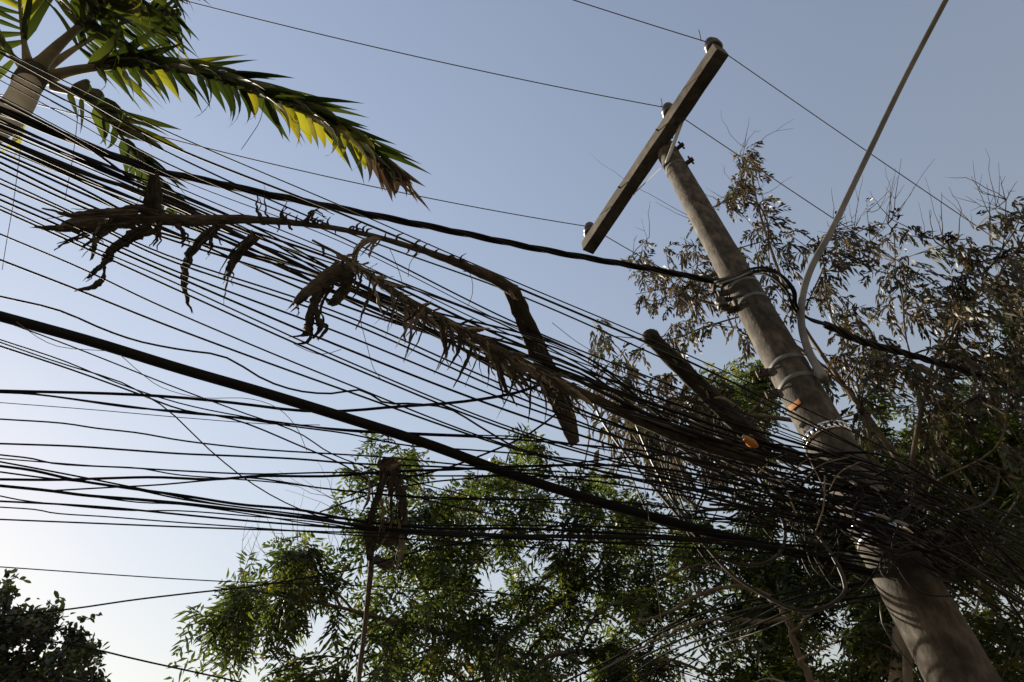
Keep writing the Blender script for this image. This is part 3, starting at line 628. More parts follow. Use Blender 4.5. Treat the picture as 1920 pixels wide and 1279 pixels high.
def wood(A, par, rad, sides=5):
    n = len(A); ch = [[] for _ in range(n)]
    for k in range(1, n): ch[par[k]].append(k)
    main = [max(c, key=lambda q: rad[q]) if c else -1 for c in ch]
    parts = []; starts = [0] + [c for k in range(n) for c in ch[k] if c != main[k]]
    for s in starts:
        idx = [s] if s == 0 else [par[s], s]
        while main[idx[-1]] >= 0: idx.append(main[idx[-1]])
        P = A[idx]; r = rad[idx].copy()
        if s: r[0] = min(r[0], r[1]*1.15)
        if len(P) < 2: continue
        if len(P) > 2:
            X = spline(np.c_[P, r], n=min(3*len(P), 60)); P = X[:, :3]; r = np.maximum(X[:, 3], 0.5*rad[idx].min())
        parts.append(tube(P, r, n=12 if r.max() > 0.06 else sides, cap=True if True else False))
    return join(parts)
def even(parts):                                # tubes of different section counts share one quad list
    return parts
def trunk_line(px_pts, R, n=8):
    p = np.array(px_pts, float); Q = at_r(p[:,0], p[:,1], np.broadcast_to(np.asarray(R,float), (len(p),)))
    b = Q[0].copy(); b[2] = -0.1; Q = np.vstack([b, (b+Q[0])/2 + rng.normal(0, 0.05, 3), Q]); return spline(Q, n=n+len(p)*2)

# ------------------------------------------------------------------ trees
def make_tree(name, label, trunk, tips, bark, leaf, r_tip=0.006, leaf_fn=None, expo=0.45, wander=0.06, pen=0.35, lift=0.0, name2='crown', bare=None, cat='tree'):
    A, par, rad, tn, ntr = grow(trunk, tips, wander=wander, pen=pen, r_tip=r_tip, expo=expo, lift=lift)
    t = thing(name, label, cat, (trunk[0][0][0], trunk[0][0][1], 0))
    V, F = wood(A, par, rad)
    if bare is not None:
        tw = [(V, F)]
        for q in bare:
            k = int(np.argmin(np.linalg.norm(A-q, axis=1) + 2.0*np.maximum(0, A[:,2]-q[2]+0.15))); a = A[k]; L = np.linalg.norm(q-a)
            m = (a+q)/2 + rng.normal(0, 0.07*L, 3) + np.array([0,0,-0.06*L]); C = spline(np.array([a, m, q]), 7) + np.r_[np.zeros((1,3)), rng.normal(0, 0.012*L, (6,3))]
            tw.append(tube(C, np.linspace(0.0048, 0.0016, 7), n=5))
            for j in range(rng.integers(0,3)):
                b0 = C[rng.integers(2,5)]; d0 = unit(unit(q-a) + rng.normal(0,0.5,3)); tw.append(tube(np.array([b0, b0+d0*0.12*L, b0+d0*0.3*L]), [0.003,0.0024,0.0013], n=5))
        V, F = join(tw)
    adopt(mesh_obj('trunk', V, F, M[bark]), t)
    lt = [k for k in tn if np.min(np.abs(tips-A[k]).sum(1)) < 1e-6]
    d = unit(A[lt]-A[par[lt]]); V, F, sh = leaf_fn(A[lt], d)
    adopt(mesh_obj(name2, V, F, M[leaf], smooth=False, shade=sh), t)
    return t
def pinnate(per, L, npair, ll, lw, droop=(0.2,0.6), down=0.15, spread=1.0, ang=0.95, curl=0.0, back=0.25):
    def fn(P, d):
        B = np.repeat(P, per, 0); dd = np.repeat(d, per, 0); n = len(B)
        B = B - dd*(rng.random(n)*back)[:,None] + rng.normal(0, 0.03, (n,3))
        v = unit(dd*0.6 + rng.normal(0, spread, (n,3)) + np.array([0,0,-down]))
        up = unit(np.array([0,0,1.0]) + rng.normal(0, 0.35, (n,3)))
        return leaflets(B, v, up, L*(0.6+0.7*rng.random(n)), npair, ll, lw, ang, rng.uniform(*droop, n), curl)
    return fn

# green feathery tree in the middle
polyG = [(352,1150),(385,1125),(470,1060),(505,1010),(520,965),(560,945),(640,900),(628,850),(660,820),(735,815),(790,850),(850,845),(930,815),(1010,800),(1060,850),(1110,880),(1200,900),(1330,930),(1450,960),(1500,1100),(1560,1300),(1000,1340),(700,1330),(510,1320),(520,1240),(600,1180),(480,1180),(430,1250),(375,1225),(375,1180)]
tips = np.vstack([cloud(polyG, 430, (8.4, 11.0), 0.9, 66, 3), cloud([(352,1150),(470,1060),(600,1010),(640,1110),(500,1170),(430,1255),(375,1215)], 12, (8.6,9.8), 0.8, 40, 9)])
tr = [trunk_line([(930,1330),(905,1240),(870,1160),(845,1080),(850,1000)], [9.8,9.8,9.7,9.7,9.6]),
      at_r(np.array([880.,820,770,720]), np.array([1190.,1150,1060,1010]), np.array([9.7,9.5,9.3,9.2])),
      at_r(np.array([905.,980,1060,1130,1250]), np.array([1240.,1170,1120,1050,980]), np.array([9.8,9.9,10,10,10.2])),
      at_r(np.array([890.,760,640,540,450]), np.array([1200.,1170,1140,1120,1110]), np.array([9.7,9.4,9.2,9.1,9.0]))]
make_tree('feathery_tree', 'green feathery leaved tree filling the lower middle behind the cables', tr, tips, 'bark', 'leaf_green', 0.0065,
          pinnate(9, 0.38, 6, 0.16, 0.038, down=0.5, back=0.35, droop=(0.3,0.8)), expo=0.38, bare=at_r(rng.uniform(440,640,26), rng.uniform(850,1000,26)+np.linspace(80,-10,26), rng.uniform(8.8,9.6,26)))
# taller dark green tree behind the lower pole
polyR = [(1380,930),(1450,860),(1560,880),(1640,860),(1760,830),(1840,800),(1925,770),(1960,1000),(1960,1320),(1380,1330)]
tips = np.vstack([cloud(polyR, 330, (7.6,11.5), 0.82, 65, 5), cloud([(1870,560),(1910,555),(1935,640),(1890,625)], 10, (8.5,9.5), 0.7, 30, 6), cloud([(1300,700),(1420,660),(1470,760),(1400,880),(1320,850)], 55, (8.2,10), 0.7, 50, 8), cloud([(1560,740),(1925,660),(1925,870),(1560,870)], 85, (7.8,10), 0.75, 55, 18)])
tr = [trunk_line([(1684,1330),(1686,1240),(1690,1150),(1695,1060),(1705,960)], 8.0),
      at_r(np.array([1690.,1620,1540,1460]), np.array([1120.,1060,1020,960]), np.array([8.,8.2,8.5,8.8])),
      at_r(np.array([1695.,1760,1850,1910]), np.array([1050.,1000,940,860]), np.array([8.,8.3,8.6,9]))]
make_tree('grey_trunk_tree', 'dark green tree with a straight grey trunk behind the lower pole', tr, tips, 'pale_bark', 'leaf_green', 0.006,
          pinnate(9, 0.36, 7, 0.14, 0.033, down=0.5, back=0.4, droop=(0.3,0.8)), expo=0.44)
# withered brown tree behind and right of the pole
pb = [[(1165,500),(1200,430),(1260,455),(1330,375),(1400,262),(1425,290),(1440,380),(1500,430),(1480,560),(1420,640),(1250,640),(1180,560)],
      [(1500,440),(1560,420),(1640,385),(1700,400),(1720,450),(1800,430),(1890,370),(1930,400),(1930,740),(1560,720),(1500,680),(1520,560)],
      [(1105,560),(1140,640),(1230,700),(1330,690),(1400,760),(1420,870),(1280,900),(1160,860),(1120,740)],
      [(1540,640),(1930,640),(1930,870),(1700,900),(1560,830)]]
tips = np.vstack([cloud(pb[0], 120, (5.1,6.8), 0.35, 44, 11), cloud(pb[1], 155, (5.2,7.4), 0.4, 46, 12), cloud(pb[2], 120, (4.9,6.4), 0.4, 46, 13), cloud(pb[3], 40, (5.4,7.6), 0.4, 50, 14)])
bx_ = rng.uniform(1180,1925,70); bare = at_r(bx_, np.interp(bx_,[1180,1330,1400,1500,1650,1900],[430,370,250,370,350,330]) + rng.uniform(-45,90,70), rng.uniform(5.3,7.0,70))
b2 = np.array([(1350,210),(1488,225),(1405,220),(1850,280),(1875,330),(1100,285),(1770,330),(1690,300),(1620,330),(1560,350)], float)
bare = np.vstack([bare, at_r(b2[:,0], b2[:,1], rng.uniform(5.6,6.8,len(b2)))])
tr = [trunk_line([(1712,1330),(1710,1100),(1705,950),(1712,860),(1730,760),(1750,680)], [6.6,6.6,6.6,6.6,6.5,6.5]),
      at_r(np.array([1708.,1640,1580,1500,1440,1410]), np.array([900.,800,720,600,450,330]), np.array([6.6,6.3,6.1,5.9,5.8,5.9])),
      at_r(np.array([1560.,1480,1400,1300,1210]), np.array([700.,640,590,560,520]), np.array([6.1,5.9,5.8,5.7,5.6])),
      at_r(np.array([1640.,1500,1400,1280,1180]), np.array([810.,790,780,760,700]), np.array([6.3,6,5.8,5.5,5.4])),
      at_r(np.array([1730.,1790,1850,1910]), np.array([760.,620,510,410]), np.array([6.5,6.4,6.3,6.4])),
      at_r(np.array([1735.,1700,1680,1665]), np.array([740.,640,520,420]), np.array([6.5,6.4,6.3,6.2])),
      at_r(np.array([1735.,1830,1930]), np.array([750.,720,700]), np.array([6.5,6.6,6.8]))]
make_tree('withered_tree', 'tree with brown withered drooping leaves and bare twigs behind the upper pole', tr, tips, 'bark', 'leaf_brown', 0.0042,
          pinnate(4, 0.22, 5, 0.105, 0.030, droop=(0.3,1.0), down=1.0, spread=0.55, ang=0.55, curl=0.6, back=0.2), expo=0.37, wander=0.08, bare=bare)
# dark bush tree at the lower left
polyB = [(-160,1060),(-20,1070),(40,1085),(20,1130),(60,1150),(110,1130),(145,1140),(120,1190),(190,1190),(180,1230),(215,1290),(220,1340),(-160,1340)]
tips = cloud(polyB, 330, (6.8, 8.4), 0.7, 38, 21)
tr = [trunk_line([(-60,1400),(-50,1320),(-20,1250),(10,1190)], 7.6), at_r(np.array([-30.,40,110,170]), np.array([1270.,1260,1240,1225]), np.array([7.6,7.5,7.4,7.3]))]
def fn(P, d):
    B = np.repeat(P, 22, 0); n = len(B); dd = np.repeat(d, 22, 0); B = B - dd*(rng.random(n)*0.26)[:,None] + rng.normal(0,0.035,(n,3))
    return simple_leaves(B, unit(dd*0.5+rng.normal(0,0.8,(n,3))), rng.uniform(0.055,0.095,n), rng.uniform(0.028,0.045,n))
make_tree('dark_bush', 'dark glossy leaved tree top at the lower left corner', tr, tips, 'bark', 'leaf_dark', 0.005, fn)

bb = thing('bare_branch', 'pale leafless branch forking in front of the green tree left of the lower pole', 'branch', at_r(np.array(1560.),np.array(1330.),6.4))
for k, (pts, w0) in enumerate((([(1560,1400),(1520,1279),(1495,1225),(1482,1180),(1470,1150),(1440,1120),(1390,1100),(1320,1112),(1250,1150),(1190,1170)],15), ([(1484,1190),(1510,1160),(1530,1140),(1548,1116)],8),
                  ([(1475,1160),(1420,1165),(1350,1160),(1280,1178),(1200,1215),(1120,1260)],9), ([(1390,1100),(1360,1070),(1310,1060),(1260,1075)],6), ([(1500,1240),(1560,1205),(1600,1185)],6), ([(1320,1112),(1290,1085),(1240,1080)],4), ([(1425,1165),(1390,1200),(1370,1235)],5))):
    p = np.array(pts,float); C = spline(at_r(p[:,0],p[:,1],np.linspace(6.4,6.1,len(p))-0.1*k), 8*len(p)); r = np.linspace(1,0.3,len(C))*w0*0.5*depth(C)/FPX
    V, F = tube(C + rng.normal(0,0.006,C.shape), r, n=8, rough=0.05); adopt(mesh_obj('limb' if k == 0 else 'twig', V, F, M['bark']), bb)

# ------------------------------------------------------------------ coconut palm
def blade_mesh(name, bend, fold, twist, seg=7):
    V = []; 
    for k in range(seg+1):
        t = k/seg; w = 0.5*min(1.0, 0.4+4.5*t)*(1-t**1.25) if k < seg else 0.0
        y = math.sin(min(1.5, bend*t))/max(bend,1e-3) if bend > 0.05 else t
        z = -(1-math.cos(bend*t))/max(bend,1e-3) if bend > 0.05 else 0
        a = twist*t; cx, sx = math.cos(a), math.sin(a)
        for s in (-1, 0, 1):
            x0 = s*w; z0 = -abs(s)*w*fold
            V.append((x0*cx - z0*sx, y, z + (x0*sx + z0*cx)*0.07))
    F = []
    for k in range(seg):
        for c in (0, 1): F.append((k*3+c, k*3+c+1, k*3+3+c+1, k*3+3+c))
    me = bpy.data.meshes.new(name); me.from_pydata(V, [], F); me.update(); me.polygons.foreach_set('use_smooth', np.ones(len(F), bool)); return me
BL = {}
def blades(kind):
    if kind not in BL:
        BL[kind] = [blade_mesh('leaflet_'+kind, b, f, tw) for (b, f, tw) in ((0.4,.45,.3),(0.7,.4,-.5),(1.0,.5,.6),(0.2,.35,-.2),(1.3,.45,.9))]
        for m in BL[kind]: m.materials.append(M[kind])
    return BL[kind]
def leaflet_obj(p, d, nrm, L, w, kind, parent, var=None):
    d = unit(d); s = unit(np.cross(d, nrm)); u = np.cross(s, d)
    me = blades(kind)[rng.integers(0, 5) if var is None else var]
    o = bpy.data.objects.new('leaflet', me); COL.objects.link(o); o.parent = parent
    A = np.eye(4); A[:3,0] = s*w; A[:3,1] = d*L; A[:3,2] = u*L; A[:3,3] = p
    o.matrix_basis = Matrix(A.tolist()); o.matrix_parent_inverse = Matrix.Translation(-Vector(parent_origin[parent.name])) if parent.name in parent_origin else Matrix.Identity(4)
    return o
parent_origin = {}
palm_top = at_h(np.array(62.), np.array(142.), 6.7)
pt2 = at_h(np.array(-8.), np.array(238.), 6.0)
dirp = unit(palm_top-pt2)
pb0 = np.array([palm_top[0]-1.5, palm_top[1]-0.2, -0.2])
palm = thing('coconut_palm', 'coconut palm with pale smooth trunk and drooping green fronds at upper left', 'palm tree', (pb0[0], pb0[1], 0))
Q = spline(np.vstack([pb0, pb0+(palm_top-pb0)*[0.25,0.2,0.4], pt2, palm_top]), 60)
rr = np.interp(np.linspace(0,1,60), [0,0.08,0.6,0.86,0.97,1], [0.2,0.13,0.085,0.09,0.086,0.075])
adopt(mesh_obj('trunk', *tube(Q, rr, n=24), M['palm_trunk']), palm)
def fibre(c, n, rad, L, mat):
    parts = []
    for k in range(n):
        a = rng.uniform(0, 2*math.pi); d = unit(np.array([math.cos(a), math.sin(a), 0])); st = c + d*rad
        parts.append(tube(np.array([st, st + d*0.05 + np.array([0,0,-L*.4]), st + d*0.03*rng.normal() + np.array([0,0,-L])]), 0.012, 0.004, n=6))
    return join(parts)
adopt(mesh_obj('sheath', *join([lathe(palm_top-dirp*0.16, dirp, [(0,0.075),(0.03,0.094),(0.12,0.094),(0.2,0.088),(0.26,0.055)], 20)]), M['dead']), palm)
def frond(pts, h, width, nl, lens, lean, kind='palm_leaf', tipkind=None, sweep=0.75, hang=0.75, wl=0.07, sides=(1,1), ls=(1,1), hs=(1,1), name='frond', t0=0.16, nrm_bias=(0,0,1), yellow=0.0, rmat='petiole', owner=None):
    """rachis traced as a curve in space, leaflets leave it on both sides, swept to the tip and hanging"""
    p = np.array(pts, float); H = np.interp(np.linspace(0,1,len(p)), np.linspace(0,1,len(h)), h)
    C = spline(at_h(p[:,0], p[:,1], H), 50); tt = np.linspace(0,1,50)
    rw = np.interp(tt, [0,0.08,0.25,0.6,1], np.array([1.0,.7,.45,.28,.07])*width/2)
    V, F = tube(C, rw, rw*0.65, n=10, ref=(0,0,1)); fo = adopt(mesh_obj(name, V, F, M[rmat]), owner)
    T = unit(np.gradient(C, axis=0)); nb = np.array(nrm_bias, float)
    loc = Vector(owner.location); cnt = 0
    for s, on in zip((-1, 1), sides):
        n = int(nl*on)
        for k in range(n):
            t = t0 + (1-t0)*(k+0.5+rng.uniform(-.35,.35))/n; i = min(int(t*49), 48); b = C[i]; tg = T[i]
            sd_ = unit(np.cross(tg, nb))*s
            L = np.interp(t, [0,.25,.55,.85,1], lens)*rng.uniform(0.85,1.12)*ls[0 if s<0 else 1]
            d = unit(tg*sweep*(0.7+0.6*t) + sd_*(1.0 if lean[0 if s<0 else 1] is None else lean[0 if s<0 else 1]) + np.array([0,0,-1])*hang*hs[0 if s<0 else 1]*rng.uniform(0.6,1.4) + rng.normal(0,0.09,3))
            kd = kind
            if tipkind and t > 0.86: kd = tipkind
            elif rng.random() < yellow*(0.3+t)*(1.7 if s < 0 else 0.35): kd = 'palm_yellow'
            nr = unit(np.array([0,0,1]) + 0.5*nb + rng.normal(0,0.25,3))
            sx = unit(np.cross(d, nr)); u = np.cross(sx, d)
            me = blades(kd)[rng.integers(0,5)]; o = bpy.data.objects.new('leaflet', me); COL.objects.link(o); o.parent = fo
            w = wl*rng.uniform(0.8,1.25)
            Am = np.eye(4); Am[:3,0] = sx*w; Am[:3,1] = d*L; Am[:3,2] = u*L; Am[:3,3] = b
            # the parent mesh carries the owner's offset, so undo it
            o.matrix_basis = Matrix(Am.tolist()); cnt += 1
    return fo
F1 = frond([(82,148),(140,132),(220,124),(330,130),(440,160),(540,198),(630,245),(700,292),(745,335)], [6.75,6.85,6.7,6.4], 0.10, 76, [0.55,0.66,0.70,0.62,0.40], (0.55,0.34), tipkind='palm_dry', sweep=1.15, hang=0.22, hs=(4.0,0.5), ls=(0.62,1.0), sides=(0.65,1), wl=0.078, owner=palm, t0=0.16, yellow=0.26)
F2 = frond([(66,132),(110,85),(160,40),(215,-10),(270,-50),(330,-70)], [6.75,7.0,7.2,7.2], 0.13, 26, [0.6,0.75,0.8,0.6,0.35], (0.7,0.7), hang=0.7, wl=0.07, owner=palm, t0=0.34, yellow=0.05)
F3 = frond([(52,122),(44,70),(36,0),(30,-70)], [6.75,7.0,7.2,7.3], 0.12, 12, [0.5,0.8,0.9,0.8,0.5], (0.9,0.9), hang=0.4, wl=0.055, owner=palm, t0=0.3, yellow=0.15)
F4 = frond([(96,160),(150,180),(200,222),(245,280),(285,340),(325,400)], [6.7,6.65,6.4,6.1], 0.085, 30, [0.45,0.75,0.75,0.55,0.25], (0.5,0.75), hang=0.25, hs=(1.5,0.6), ls=(0.4,1.0), sides=(0.4,1), sweep=0.9, wl=0.08, owner=palm, t0=0.1, yellow=0.10)
F5 = frond([(78,135),(150,85),(215,50),(275,30),(335,30)], [6.8,7.2,7.5,7.5], 0.08, 34, [0.5,0.6,0.6,0.5,0.3], (0.8,0.7), hang=0.5, wl=0.042, owner=palm, t0=0.26, yellow=0.05)
F6 = frond([(45,130),(10,90),(-40,40),(-100,10)], [6.75,6.95,7.1,7.0], 0.10, 8, [0.5,0.8,0.8,0.7,0.4], (0.9,0.9), hang=0.5, wl=0.055, owner=palm, yellow=0.2)
F7 = frond([(80,160),(66,190),(45,225),(38,262)], [6.6,6.5,6.4,6.3], 0.04, 3, [0.3,0.35,0.35,0.3,0.2], (0.3,0.3), kind='palm_yellow', hang=0.9, wl=0.05, owner=palm)

# ------------------------------------------------------------------ dead fronds and litter caught on the cables
def hb(x): return np.interp(np.asarray(x,float), [0,400,960,1640], [4.42,4.42,4.22,3.88])
def strip(pts, w, parent, name, mat='dead', dh=0.0, thin=0.22, rough=0.06, twist=None, n=8, hf=None):
    p = np.array(pts, float); Q = at_h(p[:,0], p[:,1], (hb(p[:,0]) if hf is None else np.interp(np.linspace(0,1,len(p)), np.linspace(0,1,len(hf)), hf)) + dh)
    C = spline(Q, max(14, 5*len(p))); r = np.interp(np.linspace(0,1,len(C)), np.linspace(0,1,len(w)), w)*0.5*depth(C)/FPX
    V, F = tube(C, r, r*thin, n=n, ref=unit(EYE-C[0]), rough=rough, twist=rng.uniform(-.5,.5) if twist is None else twist)
    o = mesh_obj(name, V, F, M[mat], grain=grain_of(C, n, r)); return adopt(o, parent) if parent is not None else o
def paper(pts, w, parent, name, mat='dead', dh=0.0, hf=None, **kw):
    """dry papery strip: a curled sheet with ragged edges and a torn end"""
    hf = None if hf is None else (list(hf)*2 if len(hf) == 1 else hf)
    p = np.array(pts, float); Q = at_h(p[:,0], p[:,1], (hb(p[:,0]) if hf is None else np.interp(np.linspace(0,1,len(p)), np.linspace(0,1,len(hf)), hf)) + dh)
    m = max(18, 7*len(p)); C = spline(Q, m); C = C + np.convolve(rng.normal(0,0.006,m), [.25,.5,.25], 'same')[:,None]*np.array([0.5,0.5,1])
    r = np.interp(np.linspace(0,1,m), np.linspace(0,1,len(w)), w)*0.5*depth(C)/FPX
    T, U, S = frames(C, unit(EYE-C[0])); ss = np.array([-1,-.5,0,.5,1.]); tw = np.linspace(0, rng.uniform(-1.3,1.3), m) + rng.uniform(-.4,.4); cu = rng.uniform(0.2,0.9)*np.linspace(1,rng.uniform(.3,1.4),m)
    X = ss[None]*r[:,None]*(1+rng.normal(0,0.13,(m,5))*np.abs(ss)[None]); Zc = -(ss**2)[None]*r[:,None]*cu[:,None] + rng.normal(0,0.05,(m,5))*r[:,None]
    x = X*np.cos(tw)[:,None] - Zc*np.sin(tw)[:,None]; z = X*np.sin(tw)[:,None] + Zc*np.cos(tw)[:,None]
    V = C[:,None] + S[:,None]*x[...,None] + U[:,None]*z[...,None]
    V[-1] += T[-1]*(rng.uniform(-1.5,1.5,5)*r[max(0,m-4)])[:,None]
    i, j = np.meshgrid(np.arange(m-1), np.arange(4), indexing='ij'); F = np.stack([i*5+j, i*5+j+1, (i+1)*5+j+1, (i+1)*5+j], -1).reshape(-1,4)
    L = np.r_[0, np.cumsum(np.linalg.norm(np.diff(C, axis=0), axis=1))]; G = np.stack([X, np.zeros_like(X)+rng.uniform(0,9), np.broadcast_to((L*0.12+rng.uniform(0,50))[:,None], X.shape)], -1)
    return adopt(mesh_obj(name, V.reshape(-1,3), F, M[mat], grain=G.reshape(-1,3)), parent)
# frond A: long bare rachis with a broad stalk hanging from the kink
o0 = at_h(np.array(960.), np.array(545.), hb(960)+0.06)
fa = thing('dead_palm_frond', 'long brown dead palm frond lying over the cables, its broad stalk hanging straight down', 'palm frond', o0)
strip([(966,546),(920,520),(860,494),(780,466),(680,438),(600,424),(520,415),(440,411),(350,414),(270,410),(205,418)], [24,20,15,11,10,10,13,18,22,22,14], fa, 'rachis', dh=0.06, thin=0.5, n=10, twist=0)
strip([(957,540),(980,592),(1008,655),(1036,720),(1062,782),(1078,832)], [30,34,38,40,38,22], fa, 'stalk', dh=0.08, thin=0.22, n=12, twist=0.25)
strip([(955,545),(962,556),(970,563)], [3,6,2], fa, 'split_fibre', 'dead_pale', dh=0.03)
for (pts, w, m) in (
  ([(200,412),(183,428),(174,455),(170,488)], [10,15,15,5],'dead_pale'), ([(285,428),(235,450),(196,485),(193,512),(178,535),(147,543)], [26,22,14,9,15,5],'dead'),
  ([(212,478),(190,500),(163,523)], [12,10,7],'dead'), ([(405,425),(366,462),(343,510),(344,550),(358,587)], [14,17,17,13,5],'dead'),
  ([(478,440),(440,480),(428,515),(417,572)], [20,20,10,4],'dead'), ([(440,470),(430,500),(421,525)], [14,10,3],'dead'),
  ([(260,402),(185,402),(130,405),(84,392)], [22,20,12,4],'dead'), ([(250,418),(170,427),(110,432),(62,426)], [26,24,17,4],'dead'),
  ([(240,400),(160,412),(105,428)], [20,18,6],'dead_pale'), ([(230,412),(190,440),(152,470)], [18,14,5],'dead'),
  ([(170,432),(130,452),(100,470)],[6,4,2],'dead'), ([(300,400),(255,392),(215,398)],[24,18,8],'dead'),
  ([(392,430),(398,455),(393,478)], [8,7,3],'dead'), ([(704,442),(678,458),(665,490),(672,498)], [5,11,11,6],'dead_pale'), ([(708,446),(695,470),(694,483)],[6,5,2],'dead_pale'),
  ([(545,422),(530,400),(538,390)],[8,8,5],'dead'), ([(495,415),(485,400),(480,365)],[6,5,2],'dead'), ([(570,420),(590,398),(612,412)],[6,4,2],'dead'),
  ([(300,418),(300,440),(290,462)],[14,10,4],'dead'), ([(330,420),(345,445),(340,465)],[12,8,3],'dead')):
    paper(pts, w, fa, 'leaf_strip', m, dh=0.03+rng.uniform(-.02,.03))
    for q in range(2):                         # frayed slivers beside each strip
        pp = np.array(pts, float) + rng.normal(0, 4, (1,2)) + np.linspace(0,1,len(pts))[:,None]*rng.normal(0,9,(1,2)); paper(pp[:max(3,len(pp)-1)] if len(pp) > 3 else pp, [4,4,1.5], fa, 'leaf_sliver', m, dh=rng.uniform(-.02,.06))
for k in range(46):                            # ragged stubs along the rachis
    t = rng.random(); x = 500+380*t; y = np.interp(x,[440,520,600,680,780,880,966],[411,415,424,438,466,502,546])
    a = rng.uniform(-2.6,-0.3) if rng.random()<.7 else rng.uniform(0.3,2.6); L = rng.uniform(6,24)
    strip([(x,y),(x+L*.6*math.cos(a),y+L*.6*math.sin(a)),(x+L*math.cos(a+.5),y+L*math.sin(a+.5))],[5,4,1.5],fa,'stub','dead',dh=0.06,thin=0.4,n=6)
# upright dry piece above its tangled end
up_ = thing('dry_leaf_base', 'dark dry leaf piece standing on the frond end under the palm', 'dry leaf', at_h(np.array(290.),np.array(400.),4.75))
for (pts,w) in (([(292,412),(288,370),(286,325)],[34,26,20]), ([(305,410),(300,380),(302,345)],[14,12,5]), ([(280,405),(276,375),(279,350)],[12,9,4])): paper(pts,w,up_,'leaf_strip','dead',dh=0.08)
# frond B lying along the bundle
fb = thing('dead_palm_frond', 'dead palm frond lying along the cable bundle with pale tattered leaflets hanging', 'palm frond', at_h(np.array(1000.),np.array(695.),hb(1000)))
rb = [(585,450),(660,491),(760,558),(860,613),(960,668),(1050,716),(1150,765),(1250,808),(1350,842),(1432,866)]
strip(rb, [4,8,10,12,14,17,20,26,30,20], fb, 'rachis', dh=-0.14, thin=0.45, n=10, twist=0)
for k in range(150):
    x = 600+460*rng.random()**0.8; y = np.interp(x,[p[0] for p in rb],[p[1] for p in rb])
    mid = 680 < x < 1010
    if k % 5 == 0: a = rng.uniform(-0.5,0.35); L = rng.uniform(15,40)               # short upper stubs
    elif k % 5 < 3: a = rng.normal(0.72,0.13); L = rng.uniform(60,140)              # swept along the bundle
    else: a = rng.normal(1.6,0.35); L = rng.uniform(45,125)*(1.0 if mid else 0.45)  # hanging
    a2 = a + rng.normal(0.15,0.22); wv = rng.uniform(3,7) if rng.random() < .82 else rng.uniform(8,12)
    x2, y2 = x+L*.55*math.cos(a), y+L*.55*math.sin(a)
    paper([(x,y),(x2,y2),(x2+L*.45*math.cos(a2),y2+L*.45*math.sin(a2))],[wv*.6,wv,wv*.25],fb,'leaflet','dead_pale' if rng.random()<.42 else 'dead',dh=rng.uniform(-.26,-.08),thin=0.15,n=6)
# dry hanging rags on the bundle
cl = thing('dead_leaf_clump', 'clump of curled brown dead leaves dangling from the cable bundle like rags', 'dead leaves', at_h(np.array(610.),np.array(540.),hb(610)))
for (pts,w) in (([(660,505),(610,520),(565,548),(540,578)],[30,34,30,8]), ([(606,520),(584,570),(577,615),(569,630),(545,632)],[24,15,15,14,4]),
                ([(618,530),(594,575),(597,600),(605,615),(590,636)],[16,12,12,18,8]), ([(655,520),(640,555),(622,575),(608,566)],[18,24,26,10]), ([(640,500),(600,530),(585,545)],[30,30,12]), ([(556,560),(560,580),(557,592)],[8,5,2])):
    paper(pts,w,cl,'leaf_strip','dead',dh=-0.2); paper(np.array(pts,float)+rng.normal(0,5,2),[a_*.5 for a_ in w],cl,'leaf_strip','dead_pale' if rng.random()<.4 else 'dead',dh=-0.17)
# dark cut stem
cs = thing('cut_stem', 'thick dark cut stem poking up through the cables left of the pole', 'stem', at_h(np.array(1330.),np.array(740.),4.1))
strip([(1216,628),(1260,672),(1310,722),(1370,782),(1440,850)], [28,31,33,34,30], cs, 'stem_body', 'char', hf=[4.55,4.35,4.05], thin=0.5, n=14, rough=0.04, twist=0)
strip([(1213,624),(1219,631),(1228,640)], [22,33,31], cs, 'cut_end', 'char', hf=[4.57,4.54,4.53], thin=0.6, n=14, twist=0)
for k in range(16):                            # splinters along the stem
    t = rng.random(); x = 1216+224*t+rng.uniform(-8,8); y = 628+222*t+rng.uniform(-10,10); L = rng.uniform(14,60); a0 = rng.normal(0.78,0.35)
    paper([(x,y),(x+L*.5*math.cos(a0),y+L*.5*math.sin(a0)),(x+L*math.cos(a0+.2),y+L*math.sin(a0+.2))],[4,rng.uniform(3,8),2],cs,'splinter','char' if k%3 else 'dead_pale',hf=[np.interp(x,[1216,1440],[4.52,4.0])])
sp = thing('split_stalk_piece', 'orange freshly split wood end beside the thick dark cut stem', 'wood', at_h(np.array(1408.),np.array(830.),3.95))
strip([(1396,822),(1408,830),(1420,838)], [10,18,7], sp, 'split_wood', 'orange', hf=[3.62,3.6], thin=0.5)
strip([(1392,818),(1404,822),(1418,832)], [6,7,3], sp, 'splinter', 'dead_pale', hf=[3.64,3.62], thin=0.4)
# collapsed sheath draped on the lower cables with its long stalk
sh_ = thing('dead_frond_sheath', 'torn grey brown frond sheath draped over the lower cables, thin stalk hanging down', 'palm frond', at_h(np.array(720.),np.array(880.),3.75))
for (pts,w,nm) in (([(715,864),(722,890),(712,925),(698,965),(692,1005),(697,1058)],[20,26,22,22,26,14],'leaf_strip'), ([(738,866),(733,900),(731,945),(732,1000)],[24,20,14,10],'leaf_strip'),
                ([(738,866),(748,905),(756,950),(758,1005),(748,1030)],[20,20,24,28,10],'leaf_strip'), ([(706,870),(728,872),(746,868)],[22,34,22],'sheath_fold'), ([(700,1000),(728,1012),(760,1004)],[26,30,18],'leaf_strip'),
                ([(700,1045),(720,1060),(740,1050)],[16,22,6],'leaf_strip')):
    w = [a_*.8 for a_ in w]; paper(pts,w,sh_,nm,'dead',hf=[3.8,3.75]); paper(np.array(pts,float)+rng.normal(0,5,2),[a_*.6 for a_ in w],sh_,nm,'dead',hf=[3.78,3.73])
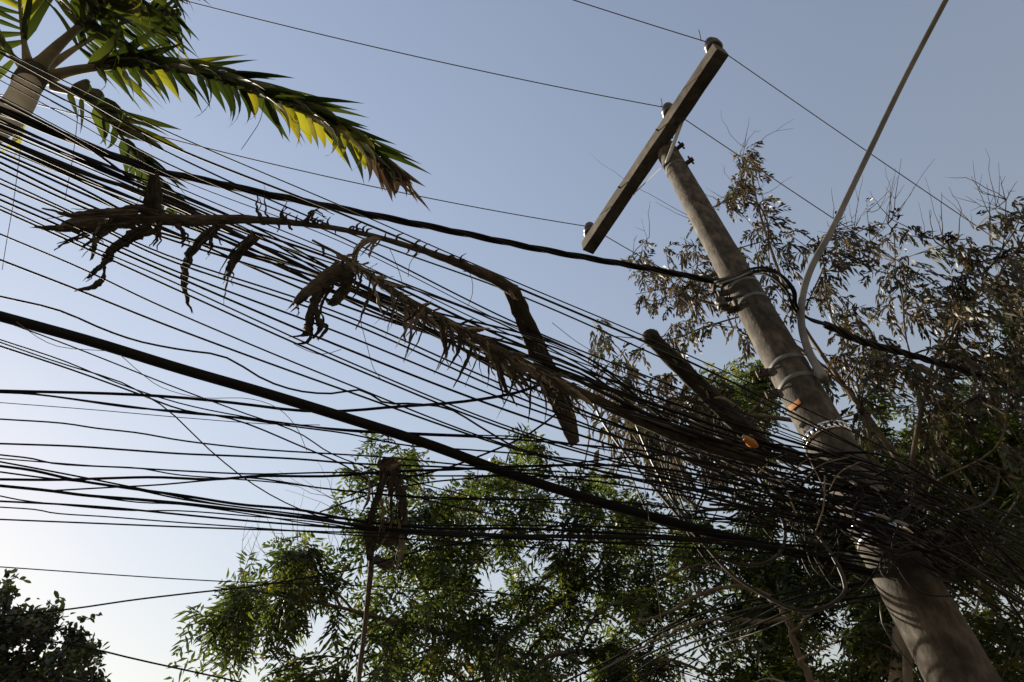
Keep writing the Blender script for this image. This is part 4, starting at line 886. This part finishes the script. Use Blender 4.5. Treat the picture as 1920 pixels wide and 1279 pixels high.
for k in range(16):
    x = rng.uniform(690,760); y = rng.uniform(880,1010); L = rng.uniform(35,90); a0 = rng.normal(1.6,0.18)
    paper([(x,y),(x+L*.5*math.cos(a0),y+L*.5*math.sin(a0)),(x+L*math.cos(a0+.15),y+L*math.sin(a0+.15))],[4,rng.uniform(4,9),2],sh_,'leaf_strip','dead' if k%3 else 'dead_pale',hf=[3.76,3.72],dh=rng.uniform(-.06,.02),n=6)
strip([(697,1048),(692,1100),(684,1180),(674,1260),(668,1310),(662,1380)], [12,10,9,10,11,11], sh_, 'stalk', 'dead', hf=[3.75,3.3,2.75], thin=0.7, n=8, twist=0)

# ------------------------------------------------------------------ thin vines and threads
VN = 'thin dry vine strands on the cables'
for (pts, h, lab) in (
  ([(38,280),(25,380),(12,455),(4,506)],4.7,'thin dry vine strand hanging at the far left edge'), ([(147,205),(140,270),(132,320),(122,373)],4.8,'thin dry vine strand hanging below the palm trunk'),
  ([(495,190),(488,225),(470,255),(452,281)],6.3,'loose fibre floating in the sky under the green frond'),
  ([(730,465),(745,500),(757,545),(758,585)],4.5,'thin thread hanging from the bare frond rachis'), ([(790,472),(770,490),(765,520)],4.5,'curved thread under the bare frond rachis'),
  ([(880,510),(886,530),(885,555),(876,575)],4.5,'short thread hanging near the frond kink'), ([(1205,890),(1215,960),(1225,1040),(1238,1150),(1252,1240),(1262,1300)],3.6,'long pale vine hanging down through the lower cables'),
  ([(675,600),(690,655),(700,690),(715,712)],4.3,'thin curl of vine on the open sky cables'), ([(545,640),(560,650),(600,665),(640,655)],4.3,'fine curl of vine under the hanging rags'),
  ([(30,603),(75,635),(110,650),(200,658)],3.9,'fine loose thread drooping under the thick cable'), ([(225,665),(265,700),(300,725),(370,745),(470,748),(520,765),(555,800),(575,845)],3.9,'long fine thread crossing under the thick cable'),
  ([(1035,605),(1080,640),(1120,665),(1150,690)],4.6,'bare twig left of the cut stem')):
    p = np.array(pts, float); Q = at_h(p[:,0], p[:,1], np.full(len(p), h)); cable(Q, 2.0, lab, 'vine', 'vine_strand', extL=0, n=5, step=0.04, cat='vine')
